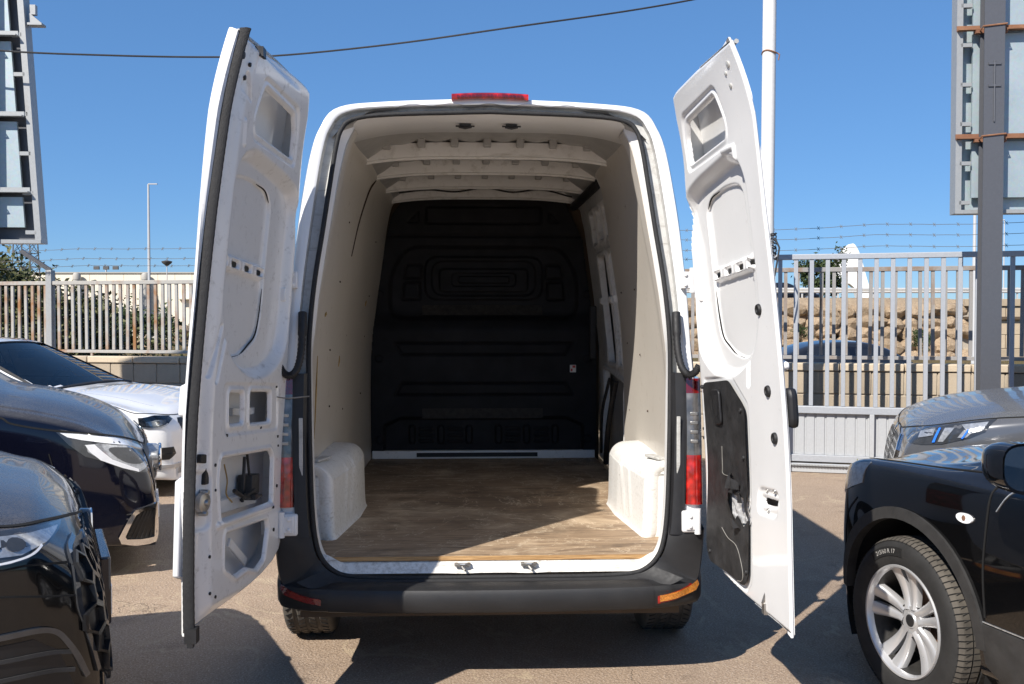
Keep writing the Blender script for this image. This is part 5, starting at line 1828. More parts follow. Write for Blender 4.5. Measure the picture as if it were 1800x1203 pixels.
def honeycomb(bv, outline, size, name, mat, root, wall=.010, lift=.02):
    mb = MB()
    A = np.array(outline)
    j = 0
    z = A[:, 1].min()
    while z < A[:, 1].max():
        y = A[:, 0].min() + (size * .866 if j % 2 else 0)
        while y < A[:, 0].max():
            if sd_poly(np.array([y]), np.array([z]), outline)[0] < -size * .35:
                hx = lambda r: [(y + r * math.cos(R(30 + 60 * k)), z + r * math.sin(R(30 + 60 * k))) for k in range(6)]
                p = patch(bv, hx(size), (3, 0, 0), (0, 1, 0), (0, 0, 1), (-1, 0, 0), '', '', None, lift, -.004, [hx(size - wall)], 0, ret=True)
                mb.add(p.v, p.f)
            y += size * 1.732
        z += size * 1.5
        j += 1
    return tag(mb.build(name, mat, root, smooth=0), kind='stuff')

# ---- details of the black car, front left
D1 = (-.6, .8, 0)
strip_patch(bv1, [(-.35, -.905, 1.09), (.10, -.90, 1.05), (.40, -.88, 1.01), (.627, -.80, .972), (.717, -.637, .948), (.814, -.257, .892), (.845, .03, .846)], .008, (-.6, .75, -.25), 'bonnet_gap', 'seam_dark', car1)
hl1 = [(.48, -.90, .985), (.612, -.852, .966), (.701, -.759, .956), (.779, -.564, .933), (.762, -.696, .920), (.717, -.852, .910), (.679, -.886, .884), (.60, -.910, .876), (.48, -.935, .885)]
pts_patch(bv1, hl1, D1, 'headlight', 'lamp_dark', car1, lift=.004)
pts_patch(bv1, [(.50, -.905, .962), (.620, -.862, .952), (.700, -.775, .944), (.752, -.63, .931), (.745, -.72, .922), (.705, -.855, .914), (.665, -.885, .900), (.50, -.925, .905)], D1, 'lens', 'lamp_grey', car1, lift=.007)
for xx, yy_, zz_ in ((.57, -.895, .930), (.645, -.872, .928)):
    pts_patch(bv1, [(xx + .020 * math.cos(t), yy_ + .016 * math.cos(t), zz_ + .016 * math.sin(t)) for t in np.linspace(0, 2 * math.pi, 12, endpoint=False)], D1, 'projector', 'lamp_dark', car1, lift=.011, spacing=.01)
strip_patch(bv1, [(.48, -.932, .894), (.60, -.908, .884), (.678, -.884, .893), (.715, -.850, .914)], .006, D1, 'light_strip', 'lamp_white', car1, lift=.010)
g1 = [(-.40, .852), (-.66, .838), (-.775, .74), (-.74, .61), (-.60, .45), (-.40, .33), (.40, .33), (.60, .45), (.74, .61), (.775, .74), (.66, .838), (.40, .852)]
front_patch(bv1, g1, 'grille', 'grille_black', car1, both=False, lift=.003, skirt=.03)
gs1 = [(.845, -.48, .872), (.811, -.639, .885), (.801, -.794, .855), (.824, -.842, .738), (.846, -.832, .64), (.872, -.80, .50), (.893, -.70, .44), (.893, -.55, .60), (.87, -.48, .78)]
pts_patch(bv1, gs1, (-.8, .6, 0), 'grille_side', 'grille_black', car1, lift=.004)
strip_patch(bv1, [(.811, -.645, .892), (.798, -.795, .860), (.820, -.846, .738), (.843, -.836, .64), (.870, -.805, .50)], .014, (-.7, .7, 0), 'grille_edge', 'lamp_dark', car1, lift=.010)
strip_patch(bv1, [(.60, -.905, .862), (.69, -.89, .868), (.786, -.82, .852)], .006, D1, 'panel_seam', 'seam_dark', car1, lift=.003)
for sg in (1, -1):
    d = Vector((-.8, sg * .6, 0)).normalized(); u = d.cross(Vector((0, 0, 1))).normalized(); v = u.cross(d).normalized()
    Q = [(Vector((p[0], p[1] * sg, p[2])).dot(u), Vector((p[0], p[1] * sg, p[2])).dot(v)) for p in gs1]
    A = np.array(Q); mb = MB(); row = 0; z = A[:, 1].min()
    while z < A[:, 1].max():
        y = A[:, 0].min() + (.0433 if row % 2 else 0)
        while y < A[:, 0].max():
            if sd_poly(np.array([y]), np.array([z]), Q)[0] < -.02:
                hx = lambda r: [(y + r * math.cos(R(30 + 60 * k)), z + r * math.sin(R(30 + 60 * k))) for k in range(6)]
                p = patch(bv1, hx(.05), (0, 0, 0), u, v, d, '', '', None, .022, -.004, [hx(.041)], 0, ret=True); mb.add(p.v, p.f)
            y += .0866
        z += .075; row += 1
    tag(mb.build('grille_mesh', 'grille_black', car1, smooth=0), kind='stuff')
honeycomb(bv1, g1, .062, 'grille_mesh', 'grille_black', car1)
front_patch(bv1, [(-.40, .866), (-.67, .852), (-.795, .742), (-.762, .60), (-.615, .436), (-.41, .312), (-.40, .33), (-.60, .45), (-.74, .61), (-.775, .74), (-.66, .838), (-.40, .852)], 'grille_edge', 'lamp_dark', car1, lift=.012, spacing=.02)
m = MB(); m.box((.925, 0, .60), (.04, .53, .25)); m.build('plate_holder', 'paint_navy', car1, bevel=.008)
m = MB(); m.box((.947, 0, .56), (.003, .50, .105)); m.build('number_plate', 'lamp_white', car1)
m = MB(); m.lathe([(0, .895), (.05, .893), (.062, .885), (.066, .84)], 24, 'X', (0, 0, .80)); m.build('badge', 'lamp_dark', car1)
m = MB(); m.tube([(.888, .058 * math.cos(t), .80 + .058 * math.sin(t)) for t in np.linspace(0, 2 * math.pi, 30, endpoint=False)], .006, 6, closed=True); m.build('badge_ring', 'chrome', car1)
strip_patch(bv1, [(.40, -.935, .665), (.60, -.92, .672), (.735, -.883, .668), (.79, -.86, .61), (.83, -.83, .50)], .016, D1, 'intake_bar', 'lamp_dark', car1, lift=.012)
pts_patch(bv1, [(.45, -.935, .645), (.70, -.90, .648), (.765, -.875, .600), (.81, -.845, .45), (.83, -.80, .32), (.5, -.92, .32)], D1, 'intake', 'grille_black', car1, lift=.003)
for k in range(5):
    strip_patch(bv1, [(.47, -.935, .60 - .055 * k), (.72, -.90, .60 - .055 * k), (.80, -.85, .585 - .055 * k)], .012, D1, 'intake_fin', 'arch_plastic', car1, lift=.008, spacing=0)
strip_patch(bv1, [(.0, -.93, .20), (.5, -.92, .20), (.78, -.86, .20), (.88, -.66, .20), (.905, -.3, .20), (.91, 0, .20)], .034, (-.7, .7, 0), 'chin_lip', 'arch_plastic', car1, lift=.02)
strip_patch(bv1, [(.40, -.935, .80), (.60, -.91, .79), (.74, -.87, .765), (.80, -.80, .75)], .006, D1, 'panel_seam', 'seam_dark', car1)
strip_patch(bv1, [(.36, -.94, .86), (.33, -.945, .80), (.36, -.945, .70)], .006, (0, 1, 0), 'panel_seam', 'seam_dark', car1)
side_windows(bv1, car1, -.72, -3.1, 1.17, 1.60, .45, .5)
top_patch(bv1, [(-.42, -.68), (-.95, -.60), (-.95, .60), (-.42, .68)], 'windscreen', 'glass_black', car1, spacing=.1)

# ---- details of the navy minivan
D2 = (-.6, .8, 0)
strip_patch(bv2, [(-.35, -.945, 1.06), (-.10, -.943, 1.052), (.046, -.937, 1.022), (.111, -.944, .984), (.328, -.936, .936), (.573, -.883, .897), (.72, -.66, .85), (.811, -.264, .758), (.82, 0, .74)], .010, (-.6, .75, -.2), 'bonnet_gap', 'seam_dark', car2)
hl2 = [(.339, -.937, .926), (.465, -.92, .912), (.62, -.80, .868), (.727, -.658, .823), (.798, -.476, .768), (.819, -.65, .714), (.838, -.828, .645), (.77, -.876, .652), (.666, -.904, .712), (.496, -.932, .772), (.404, -.938, .849)]
pts_patch(bv2, hl2, D2, 'headlight', 'lamp_dark', car2, lift=.005)
pts_patch(bv2, [(.36, -.937, .920), (.465, -.92, .905), (.62, -.80, .862), (.727, -.658, .815), (.79, -.50, .765), (.80, -.52, .748), (.715, -.70, .795), (.60, -.83, .835), (.47, -.92, .872), (.40, -.935, .893)], D2, 'light_strip', 'lamp_white', car2, lift=.009)
pts_patch(bv2, [(.50, -.928, .838), (.56, -.90, .845), (.68, -.78, .81), (.79, -.62, .755), (.815, -.72, .69), (.79, -.86, .655), (.70, -.895, .690), (.57, -.922, .755), (.51, -.93, .80)], D2, 'lens', 'lamp_grey', car2, lift=.009)
pts_patch(bv2, [(.495, -.930, .842), (.545, -.92, .842), (.58, -.91, .80), (.64, -.905, .745), (.72, -.885, .705), (.785, -.865, .672), (.79, -.868, .655), (.70, -.898, .688), (.58, -.922, .745), (.52, -.928, .80)], D2, 'light_guide', 'lamp_white', car2, lift=.013)
pts_patch(bv2, [(.60, -.905, .825), (.70, -.80, .80), (.78, -.70, .745), (.80, -.80, .70), (.74, -.88, .705), (.66, -.90, .755)], D2, 'reflector_bowl', 'lamp_dark', car2, lift=.0135, rnd=2)
vo = [(.883, -.795, .447), (.83, -.84, .440), (.768, -.882, .424), (.735, -.889, .383), (.700, -.889, .32), (.672, -.889, .262), (.688, -.882, .225), (.78, -.86, .205), (.880, -.80, .203), (.888, -.78, .24)]
vi = [(.862, -.815, .418), (.80, -.862, .412), (.770, -.878, .392), (.735, -.885, .32), (.712, -.885, .265), (.72, -.88, .248), (.80, -.86, .238), (.868, -.812, .238)]
pts_patch(bv2, vo, D2, 'vent_frame', 'chrome', car2, lift=.016, holes=[vi], spacing=.02)
pts_patch(bv2, vo, D2, 'vent', 'grille_black', car2, lift=.002)
mb = MB()
for k in range(6):
    for a, b in (((.72 + .026 * k, -.885 + .01 * k, .24), (.80 + .02 * k, -.87 + .008 * k, .41)), ((.715, -.886, .26 + .028 * k), (.868, -.81, .25 + .03 * k))):
        d = Vector((D2[0], D2[1], 0)).normalized(); u = (d.cross(Vector((0, 0, 1))) if abs(d.z) < .99 else Vector((1, 0, 0))).normalized(); v = u.cross(d).normalized()
        q = [(Vector(p).dot(u), Vector(p).dot(v)) for p in (a, b)]
        p = patch(bv2, line_strip(q, .006), (0, 0, 0), u, v, d, '', '', None, .008, -.002, (), 0, ret=True); mb.add(p.v, p.f)
tag(mb.build('vent_mesh', 'arch_plastic', car2, smooth=0), kind='stuff')
front_patch(bv2, [(-.46, .74), (-.62, .58), (-.50, .47), (.50, .47), (.62, .58), (.46, .74)], 'grille', 'grille_black', car2, both=False, lift=.004)
for z in (.53, .60, .67):
    m = MB(); m.tube(cr([(.895 - (z - .53) * .25 - .10 * abs(y) ** 2, y, z) for y in np.linspace(-.52, .52, 9)], 24), .012, 6); m.build('grille_bar', 'chrome', car2)
m = MB(); m.lathe([(0, .93), (.08, .925), (.095, .90), (.10, .84)], 28, 'X', (0, 0, .625)); m.build('badge', 'lamp_grey', car2)
m = MB(); m.tube([(.925, .088 * math.cos(t), .625 + .088 * math.sin(t)) for t in np.linspace(0, 2 * math.pi, 36, endpoint=False)], .011, 8, closed=True); m.build('badge_ring', 'chrome', car2)
pts_patch(bv2, [(.70 + .026 * math.cos(t) * .6, -.90 + .026 * math.cos(t) * .3, .45 + .032 * math.sin(t)) for t in np.linspace(0, 2 * math.pi, 16, endpoint=False)], D2, 'parking_sensor', 'paint_navy', car2, lift=.006, spacing=.01)
strip_patch(bv2, [(.30, -.955, .80), (.345, -.95, .62), (.36, -.955, .50)], .006, (0, 1, 0), 'panel_seam', 'seam_dark', car2)
m = MB(); m.box((.905, 0, .30), (.02, .52, .11)); m.build('number_plate', 'lamp_white', car2, bevel=.004)
for y0 in (-.55, .1):
    m = MB(); m.tube(cr([(-.22, y0, 1.235), (-.30, y0 - .1, 1.285), (-.32, y0 - .45, 1.31)], 10), .012, 6); m.build('wiper', 'rubber', car2)
m = MB(); m.grid(np.array([[(x, y, z - .05 * (y / .78) ** 2) for y in np.linspace(-.78, .78, 16)] for x, z in ((-.10, 1.205), (-.16, 1.225), (-.30, 1.235))])); m.build('cowl', 'rubber', car2)
top_patch(bv2, [(-.34, -.72), (-.80, -.66), (-.80, .66), (-.34, .72)], 'windscreen', 'glass_black', car2, spacing=.1)
side_windows(bv2, car2, -.75, -3.7, 1.14, 1.68, .35, .1)

# ---- details of the white coupe
D3 = (-.75, .65, 0)
pts_patch(bv3, [(.650, -.845, .726), (.746, -.761, .733), (.800, -.58, .715), (.815, -.56, .690), (.833, -.68, .657), (.817, -.765, .634), (.717, -.825, .634), (.66, -.848, .654)], D3, 'headlight', 'lamp_dark', car3, lift=.005)
pts_patch(bv3, [(.70, -.82, .690), (.76, -.76, .700), (.80, -.66, .690), (.815, -.68, .665), (.78, -.775, .650), (.71, -.825, .652)], D3, 'lens', 'lamp_grey', car3, lift=.008)
strip_patch(bv3, [(.67, -.842, .645), (.74, -.81, .638), (.80, -.76, .640), (.830, -.68, .662)], .008, D3, 'light_strip', 'lamp_white', car3, lift=.010)
pts_patch(bv3, [(.650, -.845, .726), (.746, -.761, .733), (.800, -.58, .715), (.815, -.56, .690), (.833, -.68, .657), (.817, -.765, .634), (.717, -.825, .634), (.66, -.848, .654)], D3, 'lamp_cover', 'lamp_glass', car3, lift=.014, skirt=.0)
g3 = [(-.50, .66), (-.47, .695), (.47, .695), (.50, .66), (.40, .30), (-.40, .30)]
front_patch(bv3, g3, 'grille', 'grille_black', car3, both=False, lift=.004)
for z in (.40, .46, .52, .58, .64):
    m = MB(); m.tube([(.895 - max(0, z - .45) * .25 - .12 * y * y, y, z) for y in np.linspace(-.42, .42, 9)], .008, 5); m.build('grille_bar', 'lamp_dark', car3)
pts_patch(bv3, [(.800, -.795, .462), (.872, -.66, .458), (.885, -.63, .395), (.866, -.72, .350), (.81, -.79, .355)], D3, 'intake', 'grille_black', car3, lift=.004)
strip_patch(bv3, [(.80, -.795, .405), (.875, -.66, .405)], .010, D3, 'intake_bar', 'lamp_dark', car3, lift=.010)
strip_patch(bv3, [(.70, -.845, .30), (.80, -.78, .295), (.86, -.68, .29), (.885, -.5, .285)], .03, D3, 'chin_lip', 'alloy', car3, lift=.014)
strip_patch(bv3, [(-.30, -.87, .935), (.10, -.87, .905), (.40, -.865, .84), (.60, -.82, .76), (.70, -.70, .748), (.78, -.45, .718), (.79, 0, .715)], .007, (-.5, .75, -.3), 'bonnet_gap', 'seam_dark', car3)
strip_patch(bv3, [(-.30, -.62, 1.00), (.20, -.56, .955), (.60, -.48, .835)], .004, (0, 0, -1), 'bonnet_crease', 'lamp_grey', car3, lift=.001)
# cabin: glass, dash, wheel, seats, mirror
gs = []
for x in np.linspace(-1.18, -.27, 14):
    t = (x + 1.18) / .91
    hw = .58 + .13 * t
    zc = 1.375 - .415 * t ** 1.02 - .02
    gs.append([(x + .05 * (y / hw) ** 2 * -1, y, zc - .035 * (y / hw) ** 2 + .02) for y in np.linspace(-hw, hw, 14)])
m = MB(); m.grid(np.array(gs)); m.build('windscreen', 'screen_glass', car3, smooth=60)
for s in (-1, 1):
    e = [g_[0 if s < 0 else -1] for g_ in gs]
    m = MB(); m.tube([(p[0], p[1] * 1.0, p[2] - .01) for p in e], .020, 6); m.build('windscreen_pillar', 'rubber', car3)
m = MB(); m.tube([(p[0] + .02, p[1], p[2] - .012) for p in gs[0]], .014, 6); m.build('screen_header', 'rubber', car3)
m = MB(); m.tube([(p[0] - .0, p[1], p[2] - .0) for p in gs[-1]], .03, 6); m.build('cowl', 'rubber', car3)
m = MB(); m.grid(np.array([[(x, y, z - .05 * (y / .7) ** 2) for y in np.linspace(-.74, .74, 10)] for x, z in ((-.27, .945), (-.55, .94), (-.80, .92), (-.84, .66))])); m.build('dashboard', 'interior_grey', car3)
m = MB(); m.tube([(-.88 + .06 * math.sin(t), .36 + .175 * math.cos(t), .925 + .16 * math.sin(t)) for t in np.linspace(0, 2 * math.pi, 30, endpoint=False)], .017, 8, closed=True); m.box((-.88, .36, .925), (.05, .14, .09)); m.build('steering_wheel', 'rubber', car3)
for y in (-.36, .36):
    m = MB(); m.box((-1.55, y, .85), (.14, .46, .56), rot=Matrix.Rotation(-.25, 3, 'Y')); m.box((-1.64, y, 1.17), (.08, .22, .15)); m.build('seat', 'interior_grey', car3, bevel=.05)
m = MB(); m.tube(cr([(-1.06, 0, 1.30), (-1.02, .0, 1.27)], 4), .012, 6); m.box((-1.0, 0, 1.245), (.03, .22, .065)); m.build('rear_mirror', 'rubber', car3, bevel=.012)
side_windows(bv3, car3, -.74, -2.7, .98, 1.27, .45, .55)

# ---- details of the black suv on the right
D4 = (-.35, -.95, 0)
ring = arch_outline(0, .345, .422, .470, 4, 176)
side_patch(bv4, ring, 'wheel_arch_trim', 'arch_plastic', car4, lift=.012, skirt=.03, spacing=.03)
ring = arch_outline(-2.63, .345, .422, .470, 8, 172)
side_patch(bv4, ring, 'wheel_arch_trim', 'arch_plastic', car4, lift=.012, skirt=.03, spacing=.04)
side_patch(bv4, [(-.44, .475), (-.45, .40), (-.47, .26), (-2.15, .26), (-2.18, .40), (-2.19, .49)], 'sill_trim', 'arch_plastic', car4, lift=.010, skirt=.02, spacing=.06)
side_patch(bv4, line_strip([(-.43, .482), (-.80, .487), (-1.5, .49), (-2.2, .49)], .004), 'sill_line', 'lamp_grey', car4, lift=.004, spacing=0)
strip_patch(bv4, [(-.468, .843, .99), (-.461, .885, .86), (-.451, .891, .679), (-.46, .887, .50)], .007, (0, -1, 0), 'door_seam', 'seam_dark', car4)
strip_patch(bv4, [(-.56, .85, .985), (-.505, .88, .90)], .004, (0, -1, 0), 'door_glint', 'lamp_grey', car4, lift=.004, spacing=0)  # thin pale strip painting a highlight on the door
pts_patch(bv4, [(-.351 + .042 * math.cos(t), .886, .846 + .019 * math.sin(t)) for t in np.linspace(0, 2 * math.pi, 22, endpoint=False)], (0, -1, 0), 'side_repeater', 'lamp_white', car4, lift=.008, spacing=.012)
pts_patch(bv4, [(-.351 + .010 * math.cos(t), .886, .846 + .011 * math.sin(t)) for t in np.linspace(0, 2 * math.pi, 8, endpoint=False)], (0, -1, 0), 'repeater_bulb', 'rust_disc', car4, lift=.0095, spacing=.0)
pts_patch(bv4, [(.27, .84, .962), (.40, .80, .93), (.56, .66, .86), (.62, .55, .80), (.58, .72, .76), (.42, .85, .82), (.30, .877, .87)], (-.5, -.8, -.1), 'headlight', 'lamp_grey', car4, lift=.005)
strip_patch(bv4, [(-.35, .80, 1.005), (.0, .80, .99), (.28, .80, .962), (.45, .70, .92)], .007, (0, -.5, -.9), 'bonnet_gap', 'seam_dark', car4)
strip_patch(bv4, [(.33, .87, .80), (.42, .86, .70), (.44, .84, .52)], .006, D4, 'bumper_seam', 'seam_dark', car4)
front_patch(bv4, [(-.45, .66), (-.40, .36), (.40, .36), (.45, .66)], 'grille', 'grille_black', car4, both=False)
side_windows(bv4, car4, -.80, -2.9, 1.06, 1.46, .42, .35)
top_patch(bv4, [(-.42, -.62), (-.90, -.55), (-.90, .55), (-.42, .62)], 'windscreen', 'glass_black', car4, spacing=.1)
# door mirror, glass towards the rear
def mirror(root, c, s, glassmat):
    m = MB()
    G = []
    for a in np.linspace(0, 1, 12):
        x = .085 - .17 * a
        k = math.sqrt(max(0.0, 1 - (1 - a) ** 3.2))
        ring = []
        for t in np.linspace(0, 2 * math.pi, 28, endpoint=False):
            ct, st_ = math.cos(t), math.sin(t)
            e = 2.0 / 3.0
            ring.append((c[0] + x, c[1] + s * (.125 * k * math.copysign(abs(ct) ** e, ct)), c[2] + .085 * k * math.copysign(abs(st_) ** e, st_) + .012 * ct))
        G.append(ring)
    G.append([(p[0] + .006, c[1] + (p[1] - c[1]) * .90, c[2] + (p[2] - c[2]) * .88) for p in G[-1]])
    m.grid(np.array(G), cv=True); m.add(G[0], [tuple(range(28))])
    o = m.build('door_mirror', 'paint_black_clean', root, smooth=50)
    Rg = [(p[0] + .004, p[1], p[2]) for p in G[-1]]
    m = MB(); m.add(Rg + [(Rg[0][0] + .001, c[1], c[2])], [(i, (i + 1) % 28, 28) for i in range(28)]); m.build('mirror_glass', glassmat, o, smooth=0)
    m = MB(); m.tube([(c[0] + .02, c[1] - s * .10, c[2] - .03), (c[0] + .03, c[1] - s * .22, c[2] - .07)], [.03, .04], 8); m.build('mirror_arm', 'rubber', o)
simple('mirror_silver', (.75, .82, .82), .02, .02, 5, metal=1.0)
mirror(car4, (-.75, 1.03, 1.11), 1, 'mirror_silver')
mirror(car4, (-.75, -1.03, 1.11), -1, 'mirror_silver')

simple('barrel_dark', (.06, .058, .055), .5, .3, 20, metal=.5)
def alloy_wheel(root, xw, s, wz, Rr, track, steer):
    """detailed wheel: axis along y, outer face towards s"""
    piv = Vector((xw, s * (track - .11), wz))
    rot = Matrix.Rotation(steer, 3, 'Z')
    def fr(a, r, h):
        """angle, radius, height towards the outside"""
        return piv + rot @ Vector((r * math.sin(a), s * h, r * math.cos(a)))
    def ringed(prof, seg, name, mt, par, sm=40):
        A = np.array([[fr(2 * math.pi * k / seg, r, h) for k in range(seg)] for r, h in prof])
        m = MB(); m.grid(A, cv=True); return m.build(name, mt, par, smooth=sm)
    hw = .108
    ty = [(.222, -hw + .01), (.30, -hw - .006), (.328, -hw + .006), (.340, -hw + .026)]
    for c in (-.045, .0, .045):
        ty += [(.3445, c - .008), (.336, c - .004), (.336, c + .004), (.3445, c + .008)]
    ty += [(.340, hw - .028), (.333, hw - .012), (.322, hw - .001), (.305, hw + .006), (.285, hw + .007), (.268, hw + .005), (.250, hw + .004), (.236, hw - .002), (.228, hw - .012)]
    w = ringed(ty, 96, 'wheel', 'tyre_rubber', root, 30)
    m = MB()
    for k in range(84):
        a = 2 * math.pi * k / 84
        for h0, h1, sk in ((-.10, -.05, .03), (-.04, -.005, -.02), (.005, .04, .02), (.05, .082, -.02), (.080, .1075, .0)):
            r0 = .3452 if h1 < .1 else .344
            r1 = .3452 if h1 < .09 else .328
            A_ = [fr(a - .004, r0, h0), fr(a + .004, r0, h0), fr(a + .004 + sk, r1, h1), fr(a - .004 + sk, r1, h1)]
            m.add(A_, [(0, 1, 2, 3)])
    tag(m.build('tread_cuts', 'seam_dark', w, smooth=0), kind='stuff')
    m = MB()
    for k in range(84):
        a0, a1 = 2 * math.pi * (k + .1) / 84, 2 * math.pi * (k + .9) / 84
        m.add([fr(a0, .3456, .052), fr(a1, .3456, .052), fr(a1, .3415, .086), fr(a0, .3415, .086), fr(a1, .331, .104), fr(a0, .331, .104)], [(0, 1, 2, 3), (3, 2, 4, 5)])
        m.add([fr(a0, .3456, .010), fr(a1, .3456, .010), fr(a1, .3456, .046), fr(a0, .3456, .046)], [(0, 1, 2, 3)])
    tag(m.build('tread_blocks', 'tyre_dusty', w, smooth=0), kind='stuff')
    rim = ringed([(.232, hw - .004), (.229, hw + .003), (.222, hw + .002), (.217, hw - .008), (.213, hw - .026)], 72, 'rim', 'alloy', w, 50)
    ringed([(.213, hw - .026), (.206, hw - .09), (.200, -.09), (.21, -.10)], 60, 'rim_barrel', 'barrel_dark', rim, 50)
    for k in range(5):
        a0 = 2 * math.pi * k / 5 + R(8)
        for e in (-1, 1):
            G = []
            for t in np.linspace(0, 1, 9):
                r = .045 + .172 * t
                off = e * (.0175 + .027 * t ** 1.1)
                half = .0165 + .015 * t ** 1.6
                h = .060 + .028 * t ** 1.3 - .012 * math.sin(math.pi * t)
                a = a0
                sec = []
                for q, dh in ((-1.0, -.030), (-1.0, -.006), (-.62, .0), (.35, .004), (.8, -.001), (1.0, -.008), (1.0, -.030)):
                    tx = off + e * q * half * 1.0
                    ang = a + math.atan2(tx, r)
                    sec.append(fr(ang, math.hypot(r, tx), h + dh))
                G.append(sec)
            m = MB(); m.grid(np.array(G)); m.build('spoke', 'alloy', rim, smooth=45)
    ringed([(.0, .064), (.030, .063), (.034, .058), (.058, .056), (.064, .045), (.066, .01)], 36, 'hub', 'alloy', rim)
    ringed([(0, .0665), (.020, .066), (.026, .063), (.028, .058)], 24, 'hub_cap', 'dark_metal', rim)
    for k in range(5):
        a = 2 * math.pi * (k + .5) / 5 + R(8)
        c = fr(a, .058, 0)
        A = []
        for r, h in ((.0, .030), (.010, .032), (.011, .050), (.0125, .054), (.016, .056)):
            A.append([piv + rot @ Vector((.056 * math.sin(a) + r * math.cos(q), s * h, .056 * math.cos(a) + r * math.sin(q))) for q in np.linspace(0, 2 * math.pi, 12, endpoint=False)])
        m = MB(); m.grid(np.array(A), cv=True); m.build('wheel_nut', 'dark_metal', rim)
    ringed([(.05, -.012), (.145, -.012), (.148, -.03)], 40, 'brake_disc', 'rust_disc', w)
    ringed([(.0, -.04), (.20, -.045)], 30, 'brake_shield', 'liner_black', w)
    # sidewall lettering
    V, Fs = text_mesh('215/60 R 17', .026)
    m = MB(); m.add([fr(R(19) - x / .287, .287 + y, hw + .0085) for x, y, z in V], Fs); m.build('tyre_lettering', 'letter_pale', w, smooth=0)
    m = MB(); A = np.array([[fr(R(-2) + R(40) * t, r, hw + .0075 + .0004) for r in (.268, .306)] for t in np.linspace(0, 1, 24)]); m.grid(A); m.build('lettering_band', 'seam_dark', w)
    return w
simple('letter_pale', (.40, .39, .37), .8, .2, 40)
alloy_wheel(car4, 0, 1, .345, .345, .905, R(1))

# ---- details of the grey suv
D5 = (-.5, -.85, 0)
pts_patch(bv5, [(.817, .419, .864), (.74, .66, .90), (.645, .839, .932), (.50, .90, .962), (.340, .924, .990), (.408, .963, .916), (.491, .956, .874), (.645, .92, .825), (.756, .873, .812), (.813, .798, .811), (.83, .60, .835)], D5, 'headlight', 'lamp_dark', car5, lift=.005)
for nm, mt, P_ in (('light_bar', 'lamp_blue', [(.652, .885, .914), (.642, .892, .915), (.680, .906, .834), (.694, .900, .832)]), ('light_bar', 'lamp_blue', [(.502, .944, .922), (.493, .947, .92), (.528, .95, .867), (.538, .947, .866)]),
                  ('lens', 'lamp_grey', [(.76, .81, .885), (.67, .867, .912), (.691, .893, .874), (.77, .85, .850)]), ('light_guide', 'lamp_grey', [(.621, .898, .92), (.570, .919, .926), (.635, .921, .841), (.665, .913, .839)]),
                  ('lens', 'lamp_grey', [(.535, .921, .945), (.387, .941, .970), (.42, .96, .924), (.488, .954, .900)]), ('lens', 'lamp_grey', [(.47, .955, .915), (.53, .945, .912), (.56, .945, .872), (.51, .953, .876)])):
    pts_patch(bv5, P_, D5, nm, mt, car5, lift=.015 if mt == 'lamp_blue' else .009, spacing=.03)
strip_patch(bv5, [(.842, 0, .858), (.838, .243, .856), (.78, .60, .90), (.66, .82, .942), (.335, .919, 1.0), (.2, .936, 1.012), (-.3, .94, 1.03)], .008, (-.5, -.7, -.3), 'bonnet_gap', 'seam_dark', car5)
g5 = [(.06, .80), (.10, .825), (.40, .80), (.47, .72), (.46, .50), (.12, .42), (.06, .46)]
front_patch(bv5, g5, 'grille', 'grille_black', car5, lift=.003)
for sg in (1, -1):
    honeycomb(bv5, [(sg * y, z) for y, z in g5], .035, 'grille_mesh', 'lamp_dark', car5, .007, .012)
front_patch(bv5, [(.04, .82), (.09, .85), (.42, .822), (.50, .725), (.485, .48), (.11, .395), (.04, .44)], 'grille_surround', 'chrome', car5, lift=.014, holes=[g5], skirt=.02)
side_windows(bv5, car5, -.85, -3.2, 1.14, 1.58, .45, .35)
top_patch(bv5, [(-.46, -.72), (-.95, -.62), (-.95, .62), (-.46, .72)], 'windscreen', 'glass_black', car5, spacing=.1)
strip_patch(bv5, [(.10, .965, .98), (.20, .985, .86), (.25, .99, .70)], .006, (0, -1, 0), 'panel_seam', 'seam_dark', car5)
# ------------------------------------------------------------------ beyond the yard
def card_cloud(pts, size, rng, aspect=.5, droop=0.0):
    """leaf-sized faces at the points"""
    V, Fs = [], []
    for p in pts:
        d = Vector((rng.gauss(0, 1), rng.gauss(0, 1), rng.gauss(0, .7) - droop)).normalized()
        n = Vector((rng.gauss(0, 1), rng.gauss(0, 1), rng.gauss(0, 1))).normalized()
        x = d * size * rng.uniform(.6, 1.3)
        y = d.cross(n).normalized() * size * aspect * rng.uniform(.6, 1.2)
        o = len(V)
        p = Vector(p)
        V += [p, p + x * .5 + y * .5, p + x, p + x * .5 - y * .5]
        Fs += [(o, o + 1, o + 2, o + 3)]
    return V, Fs

